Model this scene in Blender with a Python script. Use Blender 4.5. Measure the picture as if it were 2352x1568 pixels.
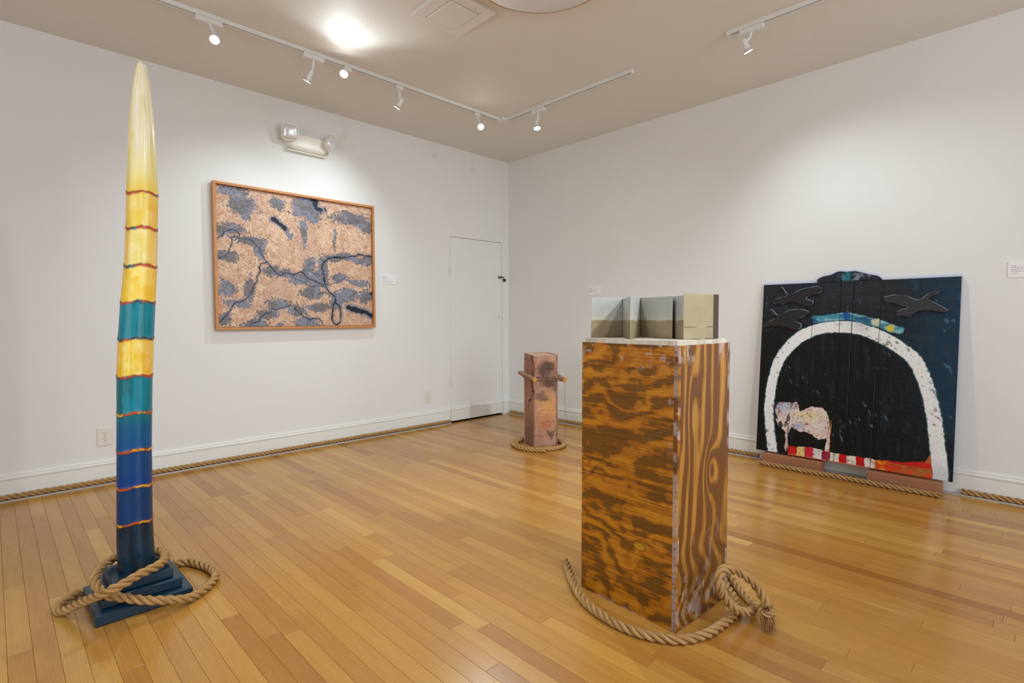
import bpy, math, random
import numpy as np
from mathutils import Vector, Matrix
random.seed(7)
SC = bpy.context.scene
for o in list(bpy.data.objects): bpy.data.objects.remove(o)

# ------------------------------------------------------------------ camera
H = 3.0                                     # ceiling height; the far corner of the room stands at x = y = 0
cam_d = bpy.data.cameras.new('camera'); cam = bpy.data.objects.new('camera', cam_d); SC.collection.objects.link(cam)
yaw, pitch, roll = 0.7954328, -0.0438229, -0.0021499
f = Vector((math.cos(pitch)*math.cos(yaw), math.cos(pitch)*math.sin(yaw), math.sin(pitch)))
r0 = Vector((math.sin(yaw), -math.cos(yaw), 0)); u0 = r0.cross(f)
r = r0*math.cos(roll) + u0*math.sin(roll); u = -r0*math.sin(roll) + u0*math.cos(roll)
M = Matrix((r, u, -f)).transposed().to_4x4(); M.translation = (-4.478046, -4.625309, 1.150814)
cam.matrix_world = M
cam_d.sensor_width = 36; cam_d.lens = 1221.857/2352*36; cam_d.clip_start = .02
SC.camera = cam
# ------------------------------------------------------------------ world, exposure
w = bpy.data.worlds.new('world'); SC.world = w; w.use_nodes = True
w.node_tree.nodes['Background'].inputs[0].default_value = (.8, .85, 1, 1)
w.node_tree.nodes['Background'].inputs[1].default_value = .05
vs = SC.view_settings; vs.view_transform = 'Standard'; vs.look = 'None'; vs.gamma = 1; vs.use_curve_mapping = False
vs.exposure = 0.41
SC.cycles.max_bounces = 12; SC.cycles.diffuse_bounces = 6; SC.cycles.sample_clamp_indirect = 6

def light(name, kind, loc, aim, energy, color=(.91, 1.015, 1.045), **kw):
    d = bpy.data.lights.new(name, kind); d.energy = energy; d.color = color
    for k, v in kw.items(): setattr(d, k, v)
    o = bpy.data.objects.new(name, d); SC.collection.objects.link(o)
    o.location = loc; o.rotation_euler = (Vector(aim)-Vector(loc)).to_track_quat('-Z', 'Y').to_euler()
    return o
# added area lights filling the room from the unseen walls behind the camera
light('fill_area_back', 'AREA', (-6.85, -3.6, 1.6), (0, -3.2, 1.2), 32, (.90, 1, 1.10), shape='RECTANGLE', size=2.6, size_y=2.0)
light('fill_area_front', 'AREA', (-2.6, -7.35, 1.5), (-2.8, 0, 1.3), 55, (.90, 1, 1.10), shape='RECTANGLE', size=2.6, size_y=2.2)
# ------------------------------------------------------------------ helpers
def lin(c):
    c = np.asarray(c, float)/255.
    return np.where(c <= .04045, c/12.92, ((c+.055)/1.055)**2.4)
def L3(*c): return tuple(lin(c))
def tag(o, label=None, cat=None, group=None, kind=None):
    if label: o['label'] = label
    if cat: o['category'] = cat
    if group: o['group'] = group
    if kind: o['kind'] = kind
    return o
def empty(name, loc, label, cat, group=None, kind=None):
    o = bpy.data.objects.new(name, None); o.empty_display_size = .05; SC.collection.objects.link(o); o.location = loc
    return tag(o, label, cat, group, kind)
class MB:
    def __init__(s): s.v = []; s.f = []
    def add(s, v, f):
        n = len(s.v); s.v += [tuple(map(float, q)) for q in v]; s.f += [tuple(n+i for i in q) for q in f]; return s
    def box(s, a, b, rot=None, c=0):
        """box between corners a and b with chamfer c; rot = (Matrix, pivot)"""
        (x0, y0, z0), (x1, y1, z1) = a, b
        if c <= 0:
            v = [(x, y, z) for z in (z0, z1) for y in (y0, y1) for x in (x0, x1)]
            F = [(0, 2, 3, 1), (4, 5, 7, 6), (0, 1, 5, 4), (2, 6, 7, 3), (0, 4, 6, 2), (1, 3, 7, 5)]
        else:
            v = []; F = []
            X, Y, Z = (x0, x1), (y0, y1), (z0, z1); idx = {}
            for i in (0, 1):
                for j in (0, 1):
                    for k in (0, 1):
                        sx, sy, sz = (1-2*i)*c, (1-2*j)*c, (1-2*k)*c
                        for ax, q in enumerate(((X[i], Y[j]+sy, Z[k]+sz), (X[i]+sx, Y[j], Z[k]+sz), (X[i]+sx, Y[j]+sy, Z[k]))):
                            idx[i, j, k, ax] = len(v); v.append(q)
            g = lambda i, j, k, ax: idx[i, j, k, ax]
            for i in (0, 1):
                F.append((g(i, 0, 0, 0), g(i, 1, 0, 0), g(i, 1, 1, 0), g(i, 0, 1, 0)))
                F.append((g(0, i, 0, 1), g(1, i, 0, 1), g(1, i, 1, 1), g(0, i, 1, 1)))
                F.append((g(0, 0, i, 2), g(1, 0, i, 2), g(1, 1, i, 2), g(0, 1, i, 2)))
                for j in (0, 1):
                    F.append((g(i, j, 0, 0), g(i, j, 1, 0), g(i, j, 1, 1), g(i, j, 0, 1)))
                    F.append((g(i, 0, j, 0), g(i, 1, j, 0), g(i, 1, j, 2), g(i, 0, j, 2)))
                    F.append((g(0, i, j, 1), g(1, i, j, 1), g(1, i, j, 2), g(0, i, j, 2)))
                    for k in (0, 1): F.append((g(i, j, k, 0), g(i, j, k, 1), g(i, j, k, 2)))
        if rot: v = [rot[0] @ (Vector(q)-Vector(rot[1])) + Vector(rot[1]) for q in v]
        return s.add(v, F)
    def loft(s, rings, cap=True):
        n = len(rings[0]); v = [q for R in rings for q in R]; F = []
        for i in range(len(rings)-1):
            for j in range(n):
                k = (j+1) % n; F.append((i*n+j, i*n+k, (i+1)*n+k, (i+1)*n+j))
        if cap: F.append(tuple(range(n))[::-1]); F.append(tuple((len(rings)-1)*n+j for j in range(n)))
        return s.add(v, F)
    def lathe(s, o, ax, prof, n=24, cap=True):
        """prof: (distance along ax, radius)"""
        o = Vector(o); ax = Vector(ax).normalized(); e = ax.orthogonal().normalized(); g = ax.cross(e)
        return s.loft([[o+ax*d+(e*math.cos(t)+g*math.sin(t))*max(rr, 1e-4) for t in [2*math.pi*i/n for i in range(n)]] for d, rr in prof], cap)
    def tube(s, pts, rad, n=8):
        pts = [Vector(q) for q in pts]; T = (pts[1]-pts[0]).normalized(); e = T.orthogonal().normalized(); R = []
        for i, q in enumerate(pts):
            t = (pts[min(i+1, len(pts)-1)]-pts[max(i-1, 0)]).normalized(); e = (e-t*e.dot(t)).normalized(); g = t.cross(e)
            rr = rad[i] if hasattr(rad, '__len__') else rad
            R.append([q+(e*math.cos(a)+g*math.sin(a))*rr for a in [2*math.pi*j/n for j in range(n)]])
        return s.loft(R)
    def prism(s, poly, P, U, V, N, d0, d1):
        """outline poly (u,v) on the plane P + u U + v V, from depth d0 to d1 along N"""
        P, U, V, N = map(Vector, (P, U, V, N))
        a = sum(poly[i][0]*poly[(i+1) % len(poly)][1]-poly[(i+1) % len(poly)][0]*poly[i][1] for i in range(len(poly)))
        if (a > 0) != (U.cross(V).dot(N) > 0): poly = poly[::-1]
        return s.loft([[P+U*x+V*y+N*d for x, y in poly] for d in (d0, d1)])
    def build(s, name, mat, parent=None, smooth=False):
        m = bpy.data.meshes.new(name); m.from_pydata(s.v, [], s.f); m.materials.append(mat)
        if smooth:
            m.polygons.foreach_set('use_smooth', [True]*len(m.polygons))
            try: m.set_sharp_from_angle(angle=math.radians(40))
            except Exception: pass
        o = bpy.data.objects.new(name, m); SC.collection.objects.link(o)
        if parent is not None:
            o.parent = parent; o.matrix_parent_inverse = Matrix.Translation(parent.location).inverted() if parent.parent is None else Matrix.Identity(4)
            if parent.type == 'MESH': o.matrix_parent_inverse = Matrix.Identity(4)
        return o
def struct(o, label): return tag(o, label, None, None, 'structure')

# ---- numpy noise and painting
def vnoise(x, y, seed):
    g = np.random.RandomState(seed).rand(64, 64)
    xi = np.floor(x).astype(int); yi = np.floor(y).astype(int); fx = x-xi; fy = y-yi
    fx = fx*fx*(3-2*fx); fy = fy*fy*(3-2*fy); a = lambda i, j: g[(xi+i) % 64, (yi+j) % 64]
    return (a(0, 0)*(1-fx)+a(1, 0)*fx)*(1-fy)+(a(0, 1)*(1-fx)+a(1, 1)*fx)*fy
def fbm(x, y, seed=0, octv=4):
    s = 0; a = .5; t = 0
    for i in range(octv): s = s+a*vnoise(x*2**i+17.3*i, y*2**i+9.1*i, seed+i); t += a; a *= .5
    return s/t
def ss(a, b, x): t = np.clip((x-a)/(b-a), 0, 1); return t*t*(3-2*t)
def mix(c, d, t):
    t = np.clip(t, 0, 1)[..., None]; return c*(1-t)+np.asarray(d)*t
def pdist(x, y, pl):
    d = np.full(x.shape, 9.)
    for (ax, ay), (bx, by) in zip(pl[:-1], pl[1:]):
        vx, vy = bx-ax, by-ay; t = np.clip(((x-ax)*vx+(y-ay)*vy)/(vx*vx+vy*vy+1e-12), 0, 1)
        d = np.minimum(d, np.hypot(x-ax-t*vx, y-ay-t*vy))
    return d
def inpoly(x, y, P):
    c = np.zeros(x.shape, bool)
    for (ax, ay), (bx, by) in zip(P, P[1:]+P[:1]):
        if ay == by: continue
        c ^= ((ay > y) != (by > y)) & (x < (bx-ax)*(y-ay)/(by-ay)+ax)
    return c
def smooth_poly(P, n=4, closed=True):
    P = [np.array(q, float) for q in P]; N = len(P); out = []
    for i in range(N if closed else N-1):
        if closed: a, b, c, d = P[i-1], P[i], P[(i+1) % N], P[(i+2) % N]
        else: a, b, c, d = P[max(i-1, 0)], P[i], P[i+1], P[min(i+2, N-1)]
        for k in range(n):
            t = k/n; out.append(.5*((2*b)+(c-a)*t+(2*a-5*b+4*c-d)*t*t+(3*b-a-3*c+d)*t**3))
    if not closed: out.append(P[-1])
    return [tuple(q) for q in out]
def sheet(name, P, U, V, N, u0, u1, v0, v1, step, paint, mat, parent, back, clip=None):
    """a painted board: displaced front surface with per-vertex colour on a solid slab `back` thick"""
    P, U, V, N = (np.array(q, float) for q in (P, U, V, N))
    nu = int((u1-u0)/step)+2; nv = int((v1-v0)/step)+2
    uu, vv = np.meshgrid(np.linspace(u0, u1, nu), np.linspace(v0, v1, nv))
    if clip is not None: vv = v0+(vv-v0)/(v1-v0)*(clip(uu)-v0)
    col, h = paint(uu, vv)
    h = h*1.; h[0, :] = h[-1, :] = 0; h[:, 0] = h[:, -1] = 0
    top = P+uu[..., None]*U+vv[..., None]*V+h[..., None]*N
    co = top.reshape(-1, 3); n0 = len(co); col = col.reshape(-1, 3)
    i = np.arange(nu*nv).reshape(nv, nu)
    q = np.stack([i[:-1, :-1], i[:-1, 1:], i[1:, 1:], i[1:, :-1]], -1).reshape(-1, 4)
    if np.dot(np.cross(U, V), N) < 0: q = q[:, ::-1]
    loop = list(i[0, :])+list(i[1:, -1])+list(i[-1, ::-1][1:])+list(i[::-1, 0][1:-1])
    bco = co[loop]-N*back; m = len(loop)
    co = np.vstack([co, bco]); col = np.vstack([col, col[loop]])
    sk = np.array([(loop[k], n0+k, n0+(k+1) % m, loop[(k+1) % m]) for k in range(m)])
    if np.dot(np.cross(U, V), N) < 0: sk = sk[:, ::-1]
    q = np.vstack([q, sk])
    bk = np.arange(n0, n0+m)[::-1]
    me = bpy.data.meshes.new(name); me.vertices.add(len(co)); me.vertices.foreach_set('co', co.ravel())
    nl = len(q)*4+m; me.loops.add(nl); me.loops.foreach_set('vertex_index', np.concatenate([q.ravel(), bk]))
    me.polygons.add(len(q)+1)
    me.polygons.foreach_set('loop_start', np.concatenate([np.arange(len(q))*4, [len(q)*4]]))
    sm = np.zeros(len(q)+1, bool); sm[:(nu-1)*(nv-1)] = True
    me.polygons.foreach_set('use_smooth', sm)
    me.update(calc_edges=True); me.validate()
    setcol(me, col); me.materials.append(mat)
    o = bpy.data.objects.new(name, me); SC.collection.objects.link(o); o.parent = parent
    if parent.type == 'EMPTY': o.matrix_parent_inverse = Matrix.Translation(parent.location).inverted()
    return o
def setcol(me, col, name='Col'):
    a = me.color_attributes.new(name, 'FLOAT_COLOR', 'POINT')
    a.data.foreach_set('color', np.hstack([col, np.ones((len(col), 1))]).astype(np.float32).ravel())

# ---- materials
def mat(name, color=(.8, .8, .8), rough=.5, metal=0., spec=.5, coat=0., emis=0., bump=0., bscale=40., var=0., vscale=4., trans=0., ior=1.45, stretch=(1, 1, 1), coatr=.08):
    m = bpy.data.materials.new(name); m.use_nodes = True; nt = m.node_tree; n = nt.nodes; l = nt.links; b = n['Principled BSDF']
    b.inputs['Base Color'].default_value = (*color, 1); b.inputs['Roughness'].default_value = rough; b.inputs['Metallic'].default_value = metal
    b.inputs['Specular IOR Level'].default_value = spec; b.inputs['Coat Weight'].default_value = coat; b.inputs['Coat Roughness'].default_value = coatr
    b.inputs['Transmission Weight'].default_value = trans; b.inputs['IOR'].default_value = ior
    if emis: b.inputs['Emission Color'].default_value = (1, .98, .95, 1); b.inputs['Emission Strength'].default_value = emis
    g = n.new('ShaderNodeNewGeometry'); mp = n.new('ShaderNodeMapping'); mp.inputs['Scale'].default_value = stretch
    l.new(g.outputs['Position'], mp.inputs['Vector'])
    t = n.new('ShaderNodeTexNoise'); t.inputs['Scale'].default_value = vscale; t.inputs['Detail'].default_value = 5
    l.new(mp.outputs[0], t.inputs['Vector'])
    mx = n.new('ShaderNodeMix'); mx.data_type = 'RGBA'; mx.inputs[6].default_value = (*[c*(1-var) for c in color], 1); mx.inputs[7].default_value = (*[min(1, c*(1+var)) for c in color], 1)
    l.new(t.outputs['Fac'], mx.inputs[0]); l.new(mx.outputs[2], b.inputs['Base Color'])
    if bump:
        t2 = n.new('ShaderNodeTexNoise'); t2.inputs['Scale'].default_value = bscale; t2.inputs['Detail'].default_value = 4
        bp = n.new('ShaderNodeBump'); bp.inputs['Strength'].default_value = bump; bp.inputs['Distance'].default_value = .002
        l.new(mp.outputs[0], t2.inputs['Vector']); l.new(t2.outputs['Fac'], bp.inputs['Height']); l.new(bp.outputs[0], b.inputs['Normal'])
    return m
def artmat(name, rough=.5, spec=.4, coat=0., bump=.2, bscale=300., var=.1, vscale=60., stretch=(1, 1, 1), coatr=.1):
    m = mat(name, (.5, .5, .5), rough, 0, spec, coat, 0, bump, bscale, var, vscale, stretch=stretch, coatr=coatr)
    nt = m.node_tree; n = nt.nodes; l = nt.links
    a = n.new('ShaderNodeAttribute'); a.attribute_name = 'Col'
    mx = [q for q in n if q.type == 'MIX'][0]; tex = mx.inputs[0].links[0].from_node
    mm = n.new('ShaderNodeMapRange'); mm.inputs['From Min'].default_value = .25; mm.inputs['From Max'].default_value = .75
    mm.inputs['To Min'].default_value = 1-var; mm.inputs['To Max'].default_value = 1+var
    l.new(tex.outputs['Fac'], mm.inputs[0])
    vm = n.new('ShaderNodeVectorMath'); vm.operation = 'SCALE'; l.new(a.outputs['Color'], vm.inputs[0]); l.new(mm.outputs[0], vm.inputs['Scale'])
    l.new(vm.outputs[0], n['Principled BSDF'].inputs['Base Color'])
    return m
WALL = mat('wall_paint', L3(228, 229, 229), .7, spec=.25, bump=.15, bscale=120, var=.01)
CEIL = mat('ceiling_paint', L3(224, 222, 216), .6, spec=.3, bump=.5, bscale=160, var=.01)
TRIM = mat('trim_paint', L3(230, 231, 228), .35, spec=.4, coat=.1, bump=.05, bscale=60)
DARK = mat('dark_gap', (.012, .011, .01), .9)
SHOE = mat('grey_shoe_strip', L3(176, 172, 168), .4, var=.06, vscale=9)
WHITE = mat('white_enamel', L3(222, 224, 222), .35, bump=.02)
IVORY = mat('ivory_plastic', L3(230, 228, 218), .35)
CHROME = mat('reflector_chrome', (.80, .82, .84), .22, metal=.45, bump=.3, bscale=70)
CARD = mat('label_card', L3(236, 236, 240), .6)
INK = mat('grey_print', L3(176, 176, 178), .7)
STEEL = mat('dull_steel', L3(120, 116, 110), .4, metal=.7)
OAK = mat('frame_oak', L3(196, 134, 78), .42, var=.22, vscale=16, stretch=(1, 6, 6), bump=.1)

def floor_mat():
    m = bpy.data.materials.new('oak_strip_floor'); m.use_nodes = True; nt = m.node_tree; n = nt.nodes; l = nt.links; b = n['Principled BSDF']
    a = n.new('ShaderNodeAttribute'); a.attribute_name = 'tone'
    sp = n.new('ShaderNodeSeparateColor'); l.new(a.outputs['Color'], sp.inputs[0])
    g = n.new('ShaderNodeNewGeometry'); off = n.new('ShaderNodeVectorMath'); off.operation = 'MULTIPLY_ADD'
    l.new(a.outputs['Color'], off.inputs[0]); off.inputs[1].default_value = (31, 77, 53); l.new(g.outputs['Position'], off.inputs[2])
    def noise(sc, st, det=6, dist=0.):
        mp = n.new('ShaderNodeMapping'); mp.inputs['Scale'].default_value = st; l.new(off.outputs[0], mp.inputs[0])
        t = n.new('ShaderNodeTexNoise'); t.inputs['Scale'].default_value = sc; t.inputs['Detail'].default_value = det; t.inputs['Distortion'].default_value = dist
        l.new(mp.outputs[0], t.inputs[0]); return t
    cr = n.new('ShaderNodeValToRGB'); e = cr.color_ramp.elements
    e[0].color = (*L3(*[(158, 104, 44), (175, 121, 54), (187, 136, 62), (196, 147, 71), (206, 160, 84)][0]), 1); e[1].color = (*L3(*[(158, 104, 44), (175, 121, 54), (187, 136, 62), (196, 147, 71), (206, 160, 84)][4]), 1)
    for p_, c in ((.3, [(158, 104, 44), (175, 121, 54), (187, 136, 62), (196, 147, 71), (206, 160, 84)][1]), (.55, [(158, 104, 44), (175, 121, 54), (187, 136, 62), (196, 147, 71), (206, 160, 84)][2]), (.8, [(158, 104, 44), (175, 121, 54), (187, 136, 62), (196, 147, 71), (206, 160, 84)][3])): q = e.new(p_); q.color = (*L3(*c), 1)
    grain = noise(1, (46, 1.6, 1), 5, .6); fine = noise(1, (420, 9, 1), 3); big = noise(1, (5, .7, 1), 3)
    ad = n.new('ShaderNodeMath'); ad.operation = 'MULTIPLY_ADD'; l.new(grain.outputs['Fac'], ad.inputs[0]); ad.inputs[1].default_value = .34; l.new(sp.outputs[0], ad.inputs[2])
    ad2 = n.new('ShaderNodeMath'); ad2.operation = 'MULTIPLY_ADD'; l.new(big.outputs['Fac'], ad2.inputs[0]); ad2.inputs[1].default_value = .2; l.new(ad.outputs[0], ad2.inputs[2])
    ad3 = n.new('ShaderNodeMath'); ad3.operation = 'SUBTRACT'; l.new(ad2.outputs[0], ad3.inputs[0]); ad3.inputs[1].default_value = .27
    l.new(ad3.outputs[0], cr.inputs[0])
    fr = n.new('ShaderNodeMapRange'); l.new(fine.outputs['Fac'], fr.inputs[0]); fr.inputs['From Min'].default_value = .3; fr.inputs['From Max'].default_value = .6; fr.inputs['To Min'].default_value = .86; fr.inputs['To Max'].default_value = 1.03
    vm = n.new('ShaderNodeVectorMath'); vm.operation = 'SCALE'; l.new(cr.outputs[0], vm.inputs[0]); l.new(fr.outputs[0], vm.inputs['Scale'])
    l.new(vm.outputs[0], b.inputs['Base Color'])
    wn = n.new('ShaderNodeTexNoise'); wn.inputs['Scale'].default_value = 2.2; wn.inputs['Detail'].default_value = 6; l.new(g.outputs['Position'], wn.inputs[0])
    rr = n.new('ShaderNodeMapRange'); l.new(wn.outputs['Fac'], rr.inputs[0]); rr.inputs['To Min'].default_value = .16; rr.inputs['To Max'].default_value = .34; l.new(rr.outputs[0], b.inputs['Roughness'])
    b.inputs['Specular IOR Level'].default_value = .36
    b.inputs['Coat Weight'].default_value = .16; b.inputs['Coat Roughness'].default_value = .12
    bp = n.new('ShaderNodeBump'); bp.inputs['Strength'].default_value = .06; bp.inputs['Distance'].default_value = .001; l.new(fine.outputs['Fac'], bp.inputs['Height'])
    l.new(bp.outputs[0], b.inputs['Normal'])
    return m
FLOOR = floor_mat()

# ================================================================== THE ROOM
X0, Y0 = -7.0, -7.5
fl = MB().box((X0, Y0, -.06), (.12, .12, -.008)).build('floor', mat('floor_joint', L3(128, 84, 42), .8)); struct(fl, 'glossy honey oak strip floor running towards the left wall')
ce = MB().box((X0, Y0, H), (.12, .12, H+.1)).build('ceiling', CEIL); struct(ce, 'textured cream ceiling')
t = .12; dx0, dx1, dz = -.893, -.108, 2.042
wl = MB().box((X0, 0, 0), (dx0, t, H)).box((dx0, 0, dz), (dx1, t, H)).box((dx1, 0, 0), (0, t, H)).build('wall_left', WALL); struct(wl, 'white wall with framed picture and flush door')
wr = MB().box((0, Y0, 0), (t, t, H)).build('wall_right', WALL); struct(wr, 'white wall behind the leaning dark painting')
wb = MB().box((X0-.1, Y0, 0), (X0, t, H)).build('wall_back', WALL); struct(wb, 'white wall behind the camera')
wf = MB().box((X0, Y0-.1, 0), (t, Y0, H)).build('wall_front', WALL); struct(wf, 'white wall beside the camera')
prof = [(0, 0), (.013, 0), (.013, .122), (.009, .126), (.009, .129), (.016, .133), (.018, .143), (.013, .150), (.008, .152), (.008, .155), (.011, .158), (.008, .168), (0, .170)]
def run(name, a, b, axis, m=TRIM, pr=prof, parent=None):
    """moulding profile along the wall from a to b; axis x = left wall, y = right wall"""
    mb = MB(); R = []
    for s_ in (a, b): R.append([((s_, -d, z) if axis == 'x' else (-d, s_, z)) for d, z in pr])
    if (axis == 'x'): R = R[::-1]
    mb.loft(R); return mb.build(name, m, parent)
struct(run('baseboard_left', X0, dx0-.004, 'x'), 'moulded white baseboard left of the door')
struct(run('baseboard_corner', dx1+.003, 0, 'x'), 'short moulded white baseboard between door and corner')
struct(run('baseboard_right', Y0, 0, 'y'), 'moulded white baseboard of the right wall')
shoe = [(.0, 0), (.046, 0), (.046, .005), (.040, .010), (.0, .010)]
struct(run('trim_1', X0, dx0-.02, 'x', SHOE, shoe), 'thin grey floor strip along the left wall')
struct(run('trim_2', Y0, 0, 'y', SHOE, shoe), 'thin grey floor strip along the right wall')
# door: flush slab with its own length of baseboard, hinges, latch and knob
dr = MB().box((dx0+.004, .002, .02), (dx1-.003, .036, dz-.004), c=.002).build('door_1', WALL); struct(dr, 'flush white closet door carrying its own strip of baseboard')
run('door_baseboard', dx0+.004, dx1-.003, 'x', TRIM, [(d-.002 if d else -.002, z*.9+.02) for d, z in prof], dr)
MB().box((dx0, .038, 0), (dx1, .11, dz)).build('door_recess', DARK, dr)
for z in (1.60, .40):
    hb = MB(); [hb.lathe((dx0+.001, -.005, z+k*.022), (0, 0, 1), [(0, .005), (.021, .005)], 10) for k in range(5)]
    hb.box((dx0-.018, -.0015, z), (dx0+.022, .0005, z+.11)).build('hinge', WHITE, dr)
lb = MB().box((-.172, -.014, 1.622), (-.118, .001, 1.648), c=.002).box((-.128, -.02, 1.628), (-.085, -.006, 1.642), c=.002).build('latch_hasp', STEEL, dr)
MB().box((-.098, -.03, 1.585), (-.070, -.002, 1.618), c=.003).build('padlock', mat('black_iron', (.03, .028, .025), .5), dr)
MB().lathe((-.165, .0, 1.172), (0, -1, 0), [(0, .006), (.014, .006), (.018, .011), (.026, .012), (.030, .007)], 14).build('knob', WHITE, dr, True)

# strip floor: rows run along y, 65.5 mm wide
BW = .0655
planks = []
rnd = random.Random(11)
c2 = np.array([-4.478, -4.625]); fwd = np.array([math.cos(yaw), math.sin(yaw)]); rgt = np.array([fwd[1], -fwd[0]])
row = 0; x = -.02
while x > X0+.02:
    y = 0-.012; y -= rnd.uniform(.2, 1.2); ys = [-.012, y]
    while y > Y0+.01:
        y = max(y-rnd.choice((rnd.uniform(.5, 1.1), rnd.uniform(.8, 1.9))), Y0+.01); ys.append(y)
    tone_row = rnd.uniform(-.05, .05)
    for a, b in zip(ys[:-1], ys[1:]):
        tone = min(1, max(0, rnd.gauss(.5, .16)+tone_row))
        planks.append((x-BW+.0003, x-.0003, b+.0003, a-.0003, tone, rnd.random(), rnd.random()))
    x -= BW; row += 1
def seen(pk):
    """rough area of the plank in the picture"""
    x0, x1, y0, y1 = pk[:4]; s = 0; N = 12
    for k in range(N):
        q = np.array([(x0+x1)/2, y0+(y1-y0)*(k+.5)/N])-c2; z = q@fwd; h = q@rgt
        if z > .3 and abs(h/z) < .97 and 1.15/z < .70: s += (x1-x0)*(y1-y0)/N*1.15/z**3
    return s
planks.sort(key=seen, reverse=True)
def plank_geo(pk):
    x0, x1, y0, y1 = pk[:4]; c = .0006; lift = pk[6]*.0003
    v = [(x0, y0, -.008), (x1, y0, -.008), (x1, y1, -.008), (x0, y1, -.008), (x0, y0, -c), (x1, y0, -c), (x1, y1, -c), (x0, y1, -c),
         (x0+c, y0+c, lift), (x1-c, y0+c, lift), (x1-c, y1-c, lift), (x0+c, y1-c, lift)]
    F = [(0, 1, 5, 4), (1, 2, 6, 5), (2, 3, 7, 6), (3, 0, 4, 7), (4, 5, 9, 8), (5, 6, 10, 9), (6, 7, 11, 10), (7, 4, 8, 11), (8, 9, 10, 11)]
    return v, F
rest = MB(); rc = []
for i, pk in enumerate(planks):
    v, F = plank_geo(pk)
    if i < 300:
        o = MB().add(v, F).build('plank', FLOOR, fl); setcol(o.data, np.tile([pk[4], pk[5], pk[6]], (12, 1)), 'tone')
    else: rest.add(v, F); rc += [[pk[4], pk[5], pk[6]]]*12
o = rest.build('plank_field', FLOOR, fl); setcol(o.data, np.array(rc), 'tone'); o['kind'] = 'stuff'

# ================================================================== ROPES
def rope_mat():
    m = bpy.data.materials.new('manila_rope'); m.use_nodes = True; nt = m.node_tree; n = nt.nodes; l = nt.links; b = n['Principled BSDF']
    uv = n.new('ShaderNodeTexCoord'); mp = n.new('ShaderNodeMapping'); mp.inputs['Scale'].default_value = (14, 9, 1); l.new(uv.outputs['UV'], mp.inputs[0])
    t = n.new('ShaderNodeTexNoise'); t.inputs['Scale'].default_value = 1; t.inputs['Detail'].default_value = 6; l.new(mp.outputs[0], t.inputs[0])
    mp2 = n.new('ShaderNodeMapping'); mp2.inputs['Scale'].default_value = (30, 60, 1); l.new(uv.outputs['UV'], mp2.inputs[0])
    t2 = n.new('ShaderNodeTexNoise'); t2.inputs['Scale'].default_value = 1; t2.inputs['Detail'].default_value = 3; l.new(mp2.outputs[0], t2.inputs[0])
    cr = n.new('ShaderNodeValToRGB'); e = cr.color_ramp.elements; e[0].position = .25; e[1].position = .75
    e[0].color = (*L3(112, 72, 38), 1); e[1].color = (*L3(226, 192, 144), 1); q = e.new(.5); q.color = (*L3(180, 140, 88), 1)
    ad = n.new('ShaderNodeMath'); ad.operation = 'AVERAGE' if False else 'ADD'; l.new(t.outputs['Fac'], ad.inputs[0]); l.new(t2.outputs['Fac'], ad.inputs[1])
    hf = n.new('ShaderNodeMath'); hf.operation = 'MULTIPLY'; hf.inputs[1].default_value = .5; l.new(ad.outputs[0], hf.inputs[0]); l.new(hf.outputs[0], cr.inputs[0])
    l.new(cr.outputs[0], b.inputs['Base Color']); b.inputs['Roughness'].default_value = .8; b.inputs['Specular IOR Level'].default_value = .2
    bp = n.new('ShaderNodeBump'); bp.inputs['Strength'].default_value = .7; bp.inputs['Distance'].default_value = .0015; l.new(t2.outputs['Fac'], bp.inputs['Height']); l.new(bp.outputs[0], b.inputs['Normal'])
    return m
ROPE = rope_mat()
def spline(pts, step):
    P = [np.array(q, float) for q in pts]; out = []
    for i in range(len(P)-1):
        a, b, c, d = P[max(i-1, 0)], P[i], P[i+1], P[min(i+2, len(P)-1)]
        if i == 0: a = 2*b-c
        if i == len(P)-2: d = 2*c-b
        n = max(2, int(np.linalg.norm(c-b)/step*1.5))
        for k in range(n):
            s = k/n; out.append(.5*((2*b)+(c-a)*s+(2*a-5*b+4*c-d)*s*s+(3*b-a-3*c+d)*s**3))
    out.append(P[-1]); out = np.array(out)
    L = np.concatenate([[0], np.cumsum(np.linalg.norm(np.diff(out, axis=0), axis=1))]); N = max(3, int(L[-1]/step))
    s = np.linspace(0, L[-1], N); return np.stack([np.interp(s, L, out[:, k]) for k in range(3)], 1), s
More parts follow.
